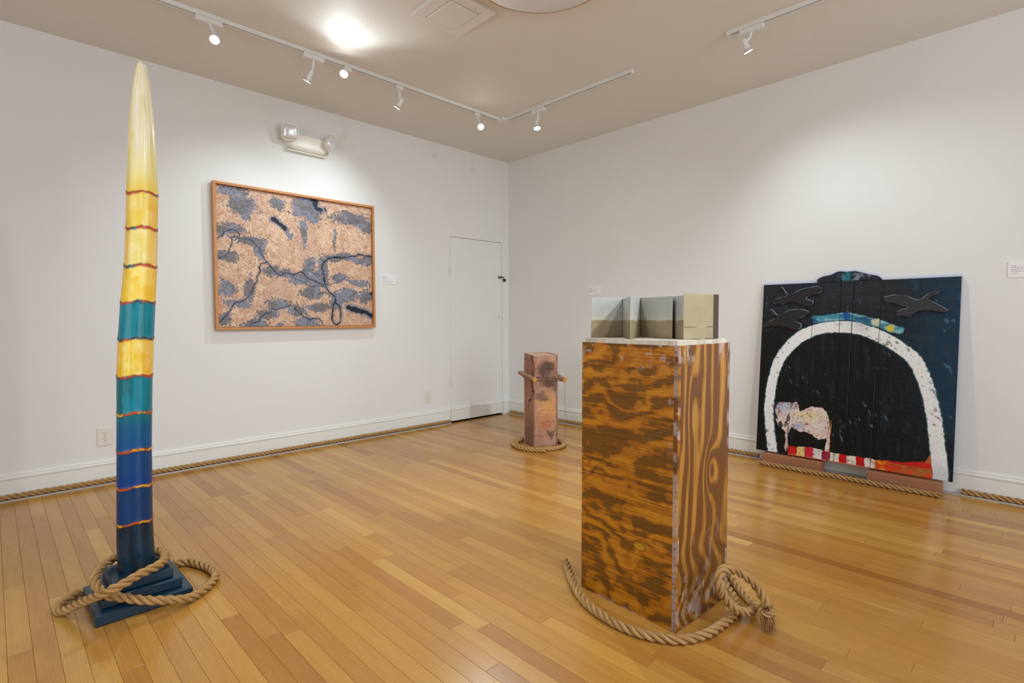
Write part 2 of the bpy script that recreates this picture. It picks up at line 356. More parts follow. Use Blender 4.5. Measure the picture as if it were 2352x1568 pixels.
def rope(name, pts, R=.018, pitch=.11, step=.006, parent=None, fray=0, n=9, seed=1, hairs=0):
    C, s = spline(pts, step); N = len(C)
    T = np.gradient(C, axis=0); T /= np.linalg.norm(T, axis=1)[:, None]
    E = np.zeros_like(C); e = np.cross(T[0], (0, 0, 1)); e /= np.linalg.norm(e)
    for i in range(N): e = e-T[i]*(e@T[i]); e /= np.linalg.norm(e); E[i] = e
    G = np.cross(T, E); V = []; F = []; UV = []
    rs = R*.492; ro = R*.52; rng = np.random.RandomState(seed)
    wob = 1+.05*(fbm(s*30, s*0+3, seed)-.5)
    for k in range(3):
        ph = 2*math.pi*s/pitch+k*2*math.pi/3
        sp = np.ones(N)
        if fray: sp = 1+fray*ss(s[-1]-.05, s[-1], s)
        cen = C+(E*np.cos(ph)[:, None]+G*np.sin(ph)[:, None])*(ro*sp)[:, None]
        base = len(V)*0+sum(len(q) for q in V)
        ring = []
        for j in range(n):
            a = 2*math.pi*j/n
            rad = rs*wob*(1+.07*math.cos(a*4))
            d = (E*np.cos(ph+a)[:, None]+G*np.sin(ph+a)[:, None]); ring.append(cen+d*rad[:, None])
        ring = np.stack(ring, 1).reshape(-1, 3); V.append(ring)
        i0 = np.arange(N-1)[:, None]*n+np.arange(n)[None]; i1 = np.arange(N-1)[:, None]*n+(np.arange(n)[None]+1) % n
        q = np.stack([i0, i0+n, i1+n, i1], -1).reshape(-1, 4)+base; F.append(q)
        su = np.repeat(s, n).reshape(N, n)
        uu = np.stack([su[:-1], su[1:], su[1:], su[:-1]], -1).reshape(-1, 4)
        jj = np.tile(np.arange(n), (N-1, 1))/n; jn = jj+1/n
        vv_ = np.stack([jj, jj, jn, jn], -1).reshape(-1, 4)
        UV.append(np.stack([uu+k*3.3, vv_+k*2.1], -1).reshape(-1, 2))
        for end in (0, N-1):
            pass
    co = np.vstack(V); q = np.vstack(F); caps = []
    nv = N*n
    me = bpy.data.meshes.new(name)
    faces = q.tolist()+[list(range(k*nv, k*nv+n)) for k in range(3)]+[list(range(k*nv+nv-1, k*nv+nv-1-n, -1)) for k in range(3)]
    hv = []; hf = []
    for h_ in range(hairs):                              # stray fibres standing off the strands
        i = rng.randint(2, N-3); a = rng.uniform(0, 6.28); d = E[i]*math.cos(a)+G[i]*math.sin(a)
        p0 = C[i]+d*R*.85; p1 = p0+d*rng.uniform(.004, .012)+T[i]*rng.uniform(-.014, .014); w_ = T[i]*.0004
        if min(p0[2], p1[2]) < .002: continue
        b0 = len(co)+len(hv); hv += [p0-w_, p0+w_, p1]; hf.append([b0, b0+1, b0+2])
    if hv: co = np.vstack([co, hv])
    me.from_pydata(co.tolist(), [], faces+hf)
    uvl = me.uv_layers.new(name='UVMap'); ua = np.zeros((len(me.loops), 2)); uvf = np.vstack(UV); ua[:len(uvf)] = uvf
    uvl.data.foreach_set('uv', ua.ravel().astype(np.float32))
    me.polygons.foreach_set('use_smooth', [True]*len(q)+[False]*(len(faces)-len(q)+len(hf)))
    me.materials.append(ROPE); o = bpy.data.objects.new(name, me); SC.collection.objects.link(o)
    return o
zr = .028
tag(rope('rope', [(x_, -.030+.0015*math.sin(x_*5), zr) for x_ in np.arange(-6.2, -.93, .25)]+[(-.925, -.03, zr)], hairs=120), 'long twisted manila rope laid along the baseboard of the left wall', 'rope', 'manila ropes along the walls')
tag(rope('rope', [(-.032, -.06, zr), (-.031, -.5, zr), (-.029, -1.2, zr), (-.031, -2.0, zr), (-.03, -2.962, zr)], hairs=80, seed=2), 'manila rope along the right wall from the room corner to the leaning painting', 'rope', 'manila ropes along the walls')
tag(rope('rope', [(-.032, -4.235, zr), (-.031, -4.7, zr), (-.03, -5.5, zr), (-.03, -6.5, zr)], hairs=80, seed=3), 'manila rope on the right wall beginning past the right edge of the painting', 'rope', 'manila ropes along the walls')
tag(rope('rope', [(-.212, -3.035, .018), (-.202, -3.06, .018), (-.205, -3.3, .018), (-.199, -3.6, .018), (-.203, -3.9, .018), (-.196, -4.15, .018)], hairs=50, seed=4, fray=.15), 'cut length of manila rope on the floor in front of the painting support blocks', 'rope')

# ================================================================== TALL PAINTED POLE SCULPTURE
sc = empty('painted_pole_sculpture', (-4.075, -1.99, 0), 'tall curved pole sculpture painted in yellow, teal and blue bands on stepped navy base', 'sculpture')
NAVY = mat('navy_base_paint', L3(10, 46, 68), .4, spec=.5, coat=.15, var=.25, vscale=14, bump=.25, bscale=30)
for a, b, rz in (((-4.238, -2.160, 0), (-3.914, -1.84, .045), .6), ((-4.208, -2.124, .045), (-3.941, -1.86, .085), -1.), ((-4.178, -2.106, .085), (-3.972, -1.895, .125), 1.2)):
    MB().box(a, b, (Matrix.Rotation(math.radians(rz), 3, 'Z'), (-4.075, -2.0, 0)), c=.005).build('base_board', NAVY, sc)
PROF = [(-4.0762,-1.9953,.138,.0646),(-4.0792,-1.9948,.244,.0635),(-4.0783,-1.995,.335,.0612),(-4.0751,-1.9954,.482,.0605),(-4.072,-1.9959,.628,.0597),(-4.0672,-1.9966,.776,.0603),(-4.0625,-1.9974,.924,.061),(-4.0542,-1.9986,1.072,.061),(-4.044,-2.0002,1.217,.059),(-4.0316,-2.0021,1.362,.0562),(-4.024,-2.0032,1.512,.0541),(-4.0182,-2.0041,1.651,.0546),(-4.0158,-2.0045,1.77,.0511),(-4.0134,-2.0048,1.894,.0459),(-4.0119,-2.0051,1.983,.0408),(-4.0105,-2.0053,2.07,.0328),(-4.0087,-2.0055,2.141,.024),(-4.0085,-2.0056,2.177,.0145),(-4.0103,-2.0053,2.192,.0030)]
pr_ = np.array(PROF)
PZ = np.concatenate([[.125], pr_[:, 2]]); PX_ = np.concatenate([[-4.0762], pr_[:, 0]]); PY_ = np.concatenate([[-1.9953], pr_[:, 1]]); PR = np.concatenate([[.0655], pr_[:, 3]])
RINGS = [.325, .472, .62, .771, .92, 1.071, 1.218, 1.364, 1.515, 1.656]
SEG = [(2, 46, 68), (0, 56, 104), (0, 66, 120), (4, 88, 132), (8, 122, 134), (238, 198, 44), (8, 122, 130), (240, 202, 52), (242, 226, 150), (240, 208, 80), (240, 226, 168)]
def pole_paint(z, th):
    a = th*.62
    wav = .012*(fbm(th*1.2+3, z*0+5, 21)-.5)*2
    zz = z+wav; col = np.zeros(z.shape+(3,)); k = np.zeros(z.shape, int)
    for rz in RINGS: k += zz > rz
    S = lin(SEG); col = S[k]
    n1 = fbm(th*3, z*9, 31, 5); n2 = fbm(th*9, z*3.5, 37, 4); n3 = fbm(th*2, z*30, 41, 3)
    edges = np.array([.125]+RINGS+[2.2]); lo = edges[k]; hi = edges[k+1]; t = (zz-lo)/(hi-lo)
    col = mix(col, lin((4, 26, 44)), (k == 0)*ss(.35, .6, n1)*.8)
    col = mix(col, lin((0, 52, 112)), ((k == 1))*(1-np.abs(t-.2)*2)*.8); col = mix(col, lin((0, 56, 134)), (k == 2)*(1-ss(.0, .6, t))*.9)
    col = mix(col, lin((0, 78, 140)), (k == 3)*(1-ss(.1, .6, t))*.8); col = mix(col, lin((0, 118, 120)), (k == 3)*ss(.6, 1, t)*.7)
    for kk in (4, 6): col = mix(col, lin((10, 140, 168)), (k == kk)*ss(.42, .62, n2)*.8); col = mix(col, lin((4, 92, 98)), (k == kk)*ss(.5, .3, n1)*.6)
    for kk, c_ in ((5, (244, 222, 120)), (7, (250, 230, 130)), (8, (236, 214, 110)), (9, (246, 228, 150))):
        col = mix(col, lin(c_), (k == kk)*ss(.4, .62, n2*.5+n3*.5)*.9)
    col = mix(col, lin((236, 150, 30)), np.isin(k, (5, 7, 8, 9))*ss(.62, .8, np.abs(np.sin(a*2.1+.6)))*.35)
    col = mix(col, lin((240, 196, 40)), (k == 9)*ss(.5, .9, n1)*.9+(k == 7)*ss(.8, .3, t)*.5)
    col = mix(col, lin((238, 206, 70)), (k == 10)*ss(.22, .0, t)*.9)
    col = mix(col, lin((244, 240, 222)), (k == 10)*ss(.18, .4, t)*ss(.4, .58, n2)*.9)
    col = mix(col, lin((226, 208, 104)), (k == 10)*ss(.57, .68, n1)*.5)
    d = np.full(z.shape, 9.); near = np.zeros(z.shape, int)
    for i, rz in enumerate(RINGS):
        dd = np.abs(zz-rz); near = np.where(dd < d, i, near); d = np.minimum(d, dd)
    rc = fbm(th*2.2, near*3.+z*0, 51, 3)
    wid = .0022+.0036*fbm(th*1.8+9, near*5.+z*0, 55, 2)
    low = near < 4
    c1 = np.where(low[..., None], mix(np.broadcast_to(lin((196, 84, 14)), col.shape), lin((240, 176, 40)), ss(.45, .6, rc)), mix(np.broadcast_to(lin((196, 60, 26)), col.shape), lin((20, 84, 106)), ss(.46, .56, rc)))
    col = mix(col, lin((120, 52, 20)), (ss(wid*2.4, wid*1.2, d))*.55)
    col = mix(col, c1, ss(wid*1.25, wid*.8, d))
    col = mix(col, lin((20, 40, 50)), ss(.0016, .0006, np.abs(zz-np.take(np.array(RINGS), near)-wid*.9))*.6)
    bump = .0016*np.exp(-(d/.008)**2)+.0012*(n1-.5)
    return col, bump
def pole():
    nz, na = 640, 176
    z = np.linspace(.124, 2.192, nz); th = np.linspace(0, 2*math.pi, na, endpoint=False)
    zz, tt = np.meshgrid(z, th, indexing='ij')
    rr = np.interp(z, PZ, PR); rr = np.convolve(np.pad(rr, 12, mode='edge'), np.ones(25)/25, 'valid'); rr[-14:] = np.interp(z[-14:], PZ, PR); cx = np.interp(z, PZ, PX_); cy = np.interp(z, PZ, PY_)
    col, b = pole_paint(zz, np.minimum(tt, 2*math.pi-tt)*1.0+np.where(tt > math.pi, 20, 0)*0)
    R = rr[:, None]+b
    co = np.stack([cx[:, None]+R*np.cos(tt), cy[:, None]+R*np.sin(tt), zz], -1).reshape(-1, 3)
    i = np.arange(nz*na).reshape(nz, na); j = np.roll(i, -1, 1)
    q = np.stack([i[:-1], j[:-1], j[1:], i[1:]], -1).reshape(-1, 4)
    me = bpy.data.meshes.new('column'); me.from_pydata(co.tolist(), [], q.tolist()+[i[-1].tolist(), i[0][::-1].tolist()])
    me.polygons.foreach_set('use_smooth', [True]*len(me.polygons)); setcol(me, col.reshape(-1, 3))
    me.materials.append(artmat('pole_paint', .38, .4, .15, .12, 60, .06, 30, (1, 1, .25), .12))
    o = bpy.data.objects.new('column', me); SC.collection.objects.link(o); o.parent = sc; o.matrix_parent_inverse = Matrix.Translation(sc.location).inverted()
pole()
tag(rope('rope', [(-4.17, -1.86, 0.018), (-4.238, -1.835, 0.02), (-4.276, -1.845, 0.02), (-4.312, -1.888, 0.018), (-4.327, -1.929, 0.018), (-4.312, -1.97, 0.022), (-4.27, -2.057, 0.07), (-4.222, -2.167, 0.125), (-4.188, -2.207, 0.15), (-4.149, -2.206, 0.158), (-4.09, -2.167, 0.162), (-4.026, -2.13, 0.162), (-3.988, -2.056, 0.155), (-3.985, -1.96, 0.15), (-4.03, -1.895, 0.15), (-4.1, -1.885, 0.15), (-4.175, -1.935, 0.15), (-4.215, -2.015, 0.145), (-4.219, -2.073, 0.13), (-4.204, -2.125, 0.112), (-4.181, -2.15, 0.1), (-4.155, -2.155, 0.088), (-4.131, -2.165, 0.078), (-4.086, -2.2, 0.068), (-4.039, -2.225, 0.058), (-3.959, -2.217, 0.03), (-3.899, -2.18, 0.018), (-3.841, -2.128, 0.018), (-3.802, -2.06, 0.018), (-3.802, -1.97, 0.018), (-3.825, -1.895, 0.018), (-3.854, -1.83, 0.018), (-3.91, -1.8, 0.018)], seed=8, hairs=260), 'thick manila rope looped around the foot of the tall banded sculpture', 'rope')

# ================================================================== PLYWOOD PEDESTAL
pd = empty('plywood_pedestal', (-2.53, -3.47, 0), 'tall stained plywood pedestal with worn white edges', 'pedestal')
PA, PB, PC = np.array([-2.705, -3.238]), np.array([-2.730, -3.690]), np.array([-2.344, -3.708]); PD = PA+PC-PB
PH = 1.050
PLYM = artmat('plywood_stain', .42, .45, .18, .3, 220, .1, 90, (1, 1, 1), .2)
def ply(u, v, W, seed, vert):
    """rotary-cut plywood figure: contour bands of a warped field"""
    if vert:
        wx = u*6.5+1.5*fbm(u*3, v*1.3, seed, 3)
        cen = np.exp(-(((u-.24*W/.38)/.05)**2+((v-.56)/.09)**2))*2.4+np.exp(-(((u-.10)/.04)**2+((v-.80)/.16)**2))*1.4
        hgt = wx*2.3+fbm(u*7, v*1.6, seed+3, 4)*1.6+cen
        hgt = np.where(v < .36, hgt+np.sin(v*26)*.35*(.36-v)/.1, hgt)
        g = fbm(u*260, v*3, seed+9, 3); g2 = fbm(u*34, v*2.2, seed+12, 4)
    else:
        hgt = v*17+10*fbm(u*3.6, v*4.2, seed, 5)+2.2*fbm(u*4.4, v*22, seed+4, 5)
        g = fbm(u*3, v*260, seed+9, 3); g2 = fbm(u*5.5, v*60, seed+12, 4)
    s = .5+.5*np.sin(hgt*2*math.pi*(.80 if vert else .50)); s = np.clip(s+(.9 if vert else 1.5)*(g2-.5)+(.3 if vert else .5)*(g-.5), 0, 1)
    return s, g, g2
def paint_front(u, v):
    W = .4527; s, g, g2 = ply(u, v, W, 61, False)
    A_, B_, C_ = lin((112, 72, 18)), lin((166, 102, 14)), lin((192, 130, 30))
    col = mix(np.broadcast_to(A_, u.shape+(3,)), B_, ss(.12, .52, s)); col = mix(col, C_, ss(.66, .95, s)*.75)
    col = mix(col, lin((164, 86, 12)), ss(.5, .7, fbm(u*5+4, v*8, 71, 4))*.35*ss(.3, .7, s))
    line = ss(.62, .74, fbm(u*6, v*230, 77, 2)); col = mix(col, lin((70, 38, 8)), line*.45)
    k = np.exp(-(((u-.292)/.026)**2+((v-.272)/.013)**2)**2); col = mix(col, lin((176, 138, 38)), k)
    ring = np.exp(-((np.hypot((u-.292)/.030, (v-.272)/.016)-1)/.14)**2); col = mix(col, lin((96, 56, 14)), ring*.7)
    chip = ss(.64, .72, fbm(u*34, v*60, 83, 4))*ss(.94, 1.04, v)+ss(.66, .74, fbm(u*50, v*26, 84, 4))*ss(.52, .95, v)*.8*ss(.2, .45, u)+ss(.52, .66, fbm(u*40, v*22, 85, 4))*(ss(.006, .0, u)+ss(W-.007, W, u))+ss(.45, .6, fbm(u*40, v*40, 86, 3))*ss(.012, 0., v)
    col = mix(col, lin((186, 172, 170)), np.clip(chip, 0, 1)*.55)
    return col, -.0006*line+.0003*(g-.5)
def paint_side(u, v):
    W = .3864; s, g, g2 = ply(u, v, W, 161, True)
    A_, B_, C_ = lin((110, 66, 26)), lin((156, 104, 36)), lin((184, 132, 56))
    col = mix(np.broadcast_to(A_, u.shape+(3,)), B_, ss(.42, .74, s)); col = mix(col, C_, ss(.74, 1., s)*.8)
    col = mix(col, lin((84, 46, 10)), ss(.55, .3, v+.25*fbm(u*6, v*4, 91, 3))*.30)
    col = mix(col, lin((90, 56, 22)), ss(.6, .75, fbm(u*200, v*5, 93, 2))*.3)
    ed = ss(.009, .001, u)+ss(W-.007, W, u); chip = ss(.42, .6, fbm(u*60, v*20, 95, 4))*ed+ss(.60, .70, fbm(u*46, v*22, 96, 4))*ss(.95, 1.04, v)*1.2
    chip = chip+ss(.52, .66, fbm(u*26, v*16, 97, 4))*ss(.20, .02, v)*1.0+ss(.66, .74, fbm(u*40, v*16, 98, 4))*.6*ss(.5, .2, v)
    col = mix(col, lin((184, 168, 162)), np.clip(chip, 0, 1)*.6)
    return col, .0005*(s-.5)
def v3(a, z=0): return (float(a[0]), float(a[1]), z)
def face(A, B, W, paint, nm, lab):
    d = (B-A)/np.linalg.norm(B-A); nrm = np.array([d[1], -d[0]]); cen = (PA+PC)/2
    if (A-cen)@nrm < 0: nrm = -nrm
    return sheet(nm, v3(A), (d[0], d[1], 0), (0, 0, 1), (nrm[0], nrm[1], 0), 0, float(np.linalg.norm(B-A)), 0, PH, .0018 if paint in (paint_front, paint_side) and lab else .02, paint, PLYM, pd, .017)
face(PA, PB, 0, paint_front, 'side_panel', True)['label'] = 'amber plywood panel with horizontal flame grain and oval patch'
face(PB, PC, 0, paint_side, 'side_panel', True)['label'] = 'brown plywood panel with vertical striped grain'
face(PC, PD, 0, paint_side, 'side_panel', False); face(PD, PA, 0, paint_front, 'side_panel', False)
CAPM = artmat('flaked_white_top', .7, .2, 0, .3, 200, .1, 60)
def paint_cap(u, v):
    n = fbm(u*10, v*26, 101, 5); c = mix(np.broadcast_to(lin((206, 198, 186)), u.shape+(3,)), lin((140, 118, 98)), ss(.56, .62, n)); c = mix(c, lin((60, 46, 38)), ss(.66, .69, n))
    ed = np.minimum(np.minimum(u, lu-u), np.minimum(v, lv-v)); c = mix(c, lin((200, 190, 176)), ss(.006, .0, ed)*.8); return c, -.0008*ss(.5, .56, n)
ins = lambda a: a+((PA+PC)/2-a)/np.linalg.norm((PA+PC)/2-a)*.014
cA, cB, cC = ins(PA), ins(PB), ins(PC); eu = (cA-cB); ev = (cC-cB); lu, lv = np.linalg.norm(eu), np.linalg.norm(ev)
sheet('top_board', v3(cB, PH+.017), (eu[0]/lu, eu[1]/lu, 0), (ev[0]/lv, ev[1]/lv, 0), (0, 0, 1), 0, lu, 0, lv, .003, paint_cap, CAPM, pd, .030)
for a, z in ((.012, 1.028), (.0125, .62), (.012, .08)):
    q = PB+(PA-PB)/np.linalg.norm(PA-PB)*a
    MB().lathe((q[0]-.0008, q[1], z), (-1, 0, 0), [(0, .004), (.0012, .0035)], 10).build('nail_head', STEEL, pd)
PR_ = [(-2.60, -3.06, .018), (-2.665, -3.135, .018), (-2.75, -3.236, .018), (-2.82, -3.355, .018), (-2.852, -3.485, .018), (-2.851, -3.581, .018), (-2.828, -3.657, .018), (-2.779, -3.731, .018), (-2.690, -3.779, .018), (-2.598, -3.793, .018), (-2.529, -3.798, .018),
       (-2.455, -3.797, .018), (-2.40, -3.772, .018), (-2.35, -3.737, .018), (-2.30, -3.692, .020), (-2.245, -3.648, .026), (-2.215, -3.640, .030), (-2.212, -3.668, .024), (-2.262, -3.72, .018), (-2.312, -3.770, .018), (-2.352, -3.812, .020), (-2.398, -3.842, .028), (-2.455, -3.846, .036),
       (-2.513, -3.836, .056), (-2.554, -3.825, .083), (-2.583, -3.81, .119), (-2.607, -3.8, .165), (-2.601, -3.79, .202), (-2.574, -3.79, .219), (-2.54, -3.8, .214), (-2.493, -3.81, .195), (-2.46, -3.83, .17), (-2.436, -3.85, .144), (-2.422, -3.87, .112), (-2.424, -3.888, .085), (-2.436, -3.902, .068)]
ro = tag(rope('rope', PR_, seed=9, hairs=300), 'thick manila rope ringing the pedestal foot with standing loop and knotted end', 'rope')
kn = rope('knot', [(-2.432, -3.925, .062), (-2.418, -3.905, .066), (-2.425, -3.883, .058), (-2.450, -3.885, .048), (-2.462, -3.905, .050), (-2.450, -3.925, .058), (-2.432, -3.918, .052), (-2.428, -3.90, .040), (-2.447, -3.905, .034)], R=.013, pitch=.07, seed=12, hairs=40); kn.parent = ro
tf = MB(); rg = random.Random(5)
for k in range(70):
    a = rg.uniform(0, 6.28); rr = rg.uniform(0, .016); p0 = Vector((-2.444+rr*math.cos(a), -3.905+rr*math.sin(a), .050+rg.uniform(-.008, .008)))
    a2 = a+rg.uniform(-.5, .5); sp = rg.uniform(.6, 1.5); p2 = Vector((-2.489+rr*sp*math.cos(a2)*1.2, -3.932+rr*sp*math.sin(a2)*1.2, .004+rg.uniform(0, .014)))
    p1 = (p0+p2)/2+Vector((rr*math.cos(a)*.7, rr*math.sin(a)*.7, .006)); tf.tube([p0, p1, p2], [.0022, .0020, .0008], 5)
tt_ = tf.build('frayed_end', mat('frayed_fibre', L3(150, 108, 64), .85, var=.3, vscale=60), ro, True); tt_.matrix_parent_inverse = Matrix.Identity(4)

# ---- accordion book on the pedestal
bk = empty('accordion_book', (-2.45, -3.42, 1.067), 'standing accordion photo book of pale sky and sand pages on the pedestal', 'book')
BZ = PH+.0175
pts_b = [(-2.6557, -3.2469), (-2.4927, -3.2946), (-2.6742, -3.4527), (-2.4729, -3.3701), (-2.5381, -3.5582), (-2.4362, -3.476), (-2.585, -3.6312), (-2.4265, -3.6745), (-2.4019, -3.6847)]
BM = artmat('page_print', .55, .3, 0, .1, 300, .03, 40)
def page_paint(u, v, w_, tone=1.):
    hz = .073+.002*np.sin(u*40); sky = lin((172, 170, 164)); sand = lin((146, 131, 104))
    c = mix(np.broadcast_to(sky, u.shape+(3,)), lin((158, 160, 160)), ss(.06, .16, v)*.5); c = mix(c, lin((184, 176, 160)), ss(.100, .078, v)*.7)
    c = mix(c, sand, ss(hz+.002, hz-.002, v)); c = mix(c, lin((132, 116, 86)), ss(.03, .0, v)*.5)
    n = fbm(u*30, v*120, 201, 3); c = mix(c, lin((122, 110, 86)), (v < hz)*ss(.55, .7, n)*.4)
    return c*tone, u*0.
for i in range(len(pts_b)-1):
    A, B = np.array(pts_b[i]), np.array(pts_b[i+1]); Lp = np.linalg.norm(B-A); d = (B-A)/Lp; n_ = np.array([d[1], -d[0]])
    if n_@(A-c2) > 0: n_ = -n_
    hp = [0.168, 0.168, 0.17, 0.17, 0.17, 0.17, 0.176, 0.176][i]
    if i == len(pts_b)-3:
        def pf(u, v):
            c, h_ = u*0, u*0; c = mix(np.broadcast_to(lin((150, 137, 108)), u.shape+(3,)), lin((160, 147, 118)), fbm(u*20, v*20, 205, 4)); yl = .046+.002*fbm(u*60, v*0, 206, 3)
            return mix(c, lin((96, 78, 50)), ss(.0016, .0006, np.abs(v-yl))*ss(.35, .55, fbm(u*40+3, v*0, 207, 2))), h_
        lab = 'front page with plain sand print'
    elif i == len(pts_b)-2:
        def pf(u, v): return np.broadcast_to(lin((74, 58, 52)), u.shape+(3,))*1., u*0.
        lab = 'dark brown spine strip'
    else:
        def pf(u, v): return page_paint(u, v, Lp)
        lab = None
    o = sheet('page' if i < len(pts_b)-2 else 'spine', v3(A, BZ), (d[0], d[1], 0), (0, 0, 1), (n_[0], n_[1], 0), 0, Lp, 0, hp, .003, pf, BM, bk, .0012)
    if lab: o['label'] = lab

# ================================================================== CLAY-COLOURED COLUMN WITH STICKS
ck = empty('clay_column', (-.94, -1.38, 0), 'short cracked pink clay column with smoky stains standing near the corner', 'sculpture')
K = {'L': (-.994, -1.229), 'F': (-1.040, -1.396), 'R': (-.842, -1.502), 'B': (-.795, -1.330)}
TOP = {'L': (-1.002, -1.222, .832), 'F': (-1.046, -1.400, .812), 'R': (-.846, -1.508, .820), 'B': (-.795, -1.330, .835)}
CLAYM = artmat('pit_fired_clay', .75, .2, 0, .5, 90, .12, 30)
def clay_paint(side):
    def fn(u, v, sc_=0):
        uo, vo = u, v; u = u+.10*(fbm(uo*14, vo*14, 351, 4)-.5); v = v+.10*(fbm(uo*14+7, vo*14, 352, 4)-.5)
        n = fbm(u*9+side*5, v*7, 301, 5); n2 = fbm(u*5+side*3, v*4, 311, 4)
        c = mix(np.broadcast_to(lin((188, 146, 124)), u.shape+(3,)), lin((168, 124, 106)), ss(.35, .65, n))
        if side == 1:
            c = mix(c, lin((206, 156, 96)), np.exp(-(((u-.13)/.09)**2+((v-.34)/.12)**2))*1.1); c = mix(c, lin((176, 112, 76)), np.exp(-(((u-.10)/.1)**2+((v-.19)/.07)**2))*.9)
            c = mix(c, lin((74, 58, 54)), ss(.25, .8, np.exp(-(((u-.12)/.085)**2+((v-.71)/.085)**2))*.9+.7*(n-.45)+.8*np.exp(-(((u-.18)/.10)**2+((v-.56)/.06)**2)))*.85)
            c = mix(c, lin((112, 88, 80)), ss(.4, .8, np.exp(-(((u-.07)/.05)**2+((v-.44)/.05)**2))+.4*(n-.5))*.7)
            c = mix(c, lin((84, 66, 56)), ss(.35, .8, np.exp(-(((u-.16)/.03)**2+((v-.10)/.05)**2))+.3*(n-.5))*.7)
        else:
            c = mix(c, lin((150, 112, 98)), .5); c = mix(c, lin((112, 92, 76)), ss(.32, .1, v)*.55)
            c = mix(c, lin((58, 44, 38)), ss(.5, .9, np.exp(-(((u-.155)/.02)**2))*ss(.36, .46, v)+.3*(n-.5))*.8)
            c = mix(c, lin((70, 54, 44)), ss(.4, .9, np.exp(-(((u-.09-(v-.4)*.3)/.014)**2+((v-.40)/.10)**2))+.3*(n-.5))*.8)
        u, v = uo, vo; h = .004*(n-.5); cr = np.zeros(u.shape)
        for k, (vc, a0, a1, w_) in enumerate((((.095, -.01, .3, 1.), (.215, .05, .2, .8), (.325, .06, .18, .8), (.415, .05, .17, .7), (.62, -.1, .3, .9), (.70, .0, .2, .6)) if side == 1 else ((.24, -.1, .3, 1.), (.36, .0, .12, .7), (.455, .01, .17, .8), (.655, -.1, .3, 1.), (.775, -.1, .3, .7)))):
            yy = vc+.012*(fbm(u*25+k*7, u*0+k, 331+k, 3)-.5)*2+(-.35*u if side == 0 and k in (0, 3) else 0)
            cr = np.maximum(cr, ss(.0028, .0012, np.abs(v-yy))*((u > a0) & (u < a1))*w_)
        c = mix(c, lin((66, 48, 40)), cr*.85); return c, h-.003*cr
    return fn
for i, (a, b, sd) in enumerate((('L', 'F', 0), ('F', 'R', 1), ('R', 'B', 0), ('B', 'L', 1))):
    A = np.array(K[a]); B = np.array(K[b]); Lp = np.linalg.norm(B-A); d = (B-A)/Lp; n_ = np.array([d[1], -d[0]]); cen = np.array([-.918, -1.364])
    if n_@(A-cen) < 0: n_ = -n_
    hts = (TOP[a][2], TOP[b][2])
    sheet('slab', v3(A), (d[0], d[1], 0), (0, 0, 1), (n_[0], n_[1], 0), -.002, Lp+.002, 0, .82, .0035, clay_paint(sd), CLAYM, ck, .014,
          clip=lambda uu, h0=hts[0], h1=hts[1], Lp=Lp: h0+(h1-h0)*np.clip(uu/Lp, 0, 1)+.004*(fbm(uu*40, uu*0, 341, 3)-.5))
MB().add([(*K[k], TOP[k][2]-.004) for k in 'LFRB']+[(*K[k], .79) for k in 'LFRB'], [(0, 1, 2, 3), (7, 6, 5, 4)]).build('top_slab', mat('clay_top', L3(196, 162, 142), .8, var=.1), ck)
BARK = mat('stick_bark', L3(150, 120, 96), .85, var=.35, vscale=40, bump=.6, bscale=80); CUT = mat('cut_wood', L3(206, 142, 72), .6, var=.2, vscale=60)
def stick(p0, p1, R, label):
    p0, p1 = Vector(p0), Vector(p1); d = (p1-p0).normalized(); t_ = empty('wooden_stick', p0, label, 'stick', 'sticks tied to the clay column')
    t_.location = (0, 0, 0); P = [p0+(p1-p0)*k/8+Vector((0, 0, .003*math.sin(k*1.7))) for k in range(9)]
    MB().tube(P, [R*.8, R*.98, R, R*1.02, R*.96, R, R*.98, R*1.02, R], 14).build('shaft', BARK, t_, True)
    MB().lathe(p1-d*.002, d, [(0, R*1.0), (.004, R*.92), (.0045, R*.15)], 16).build('cut_end', CUT, t_, True)
stick((-1.022, -1.20, .652), (-1.088, -1.452, .612), .022, 'short stick with orange cut end tied on left side of clay column')
stick((-.775, -1.36, .64), (-.842, -1.592, .600), .022, 'stick with only its cut end showing at right side of clay column')
cord = mat('waxed_thread', L3(128, 74, 50), .6)
tw = MB().tube([(-1.086, -1.425, .625), (-1.052, -1.404, .628), (-1.00, -1.430, .624), (-.92, -1.475, .616), (-.852, -1.512, .61), (-.828, -1.53, .618)], .004, 6)
tw.tube([(-1.084, -1.43, .595), (-1.050, -1.404, .60), (-1.00, -1.431, .598), (-.92, -1.476, .594), (-.852, -1.512, .590), (-.832, -1.53, .588)], .004, 6)
tag(tw.build('binding_cord', mat('grey_cord', L3(110, 88, 76), .8, var=.3, vscale=50)), 'grey brown binding cord across the front of clay column', 'cord')
tag(MB().tube(smooth_poly([(-.836, -1.585, .58), (-.845, -1.59, .50), (-.860, -1.60, .42), (-.842, -1.592, .33), (-.820, -1.585, .25), (-.822, -1.588, .15), (-.835, -1.59, .075), (-.840, -1.593, .040)], 4, False), .0016, 6).build('thread', cord), 'thin reddish thread hanging from the right stick towards the rope coil', 'thread')
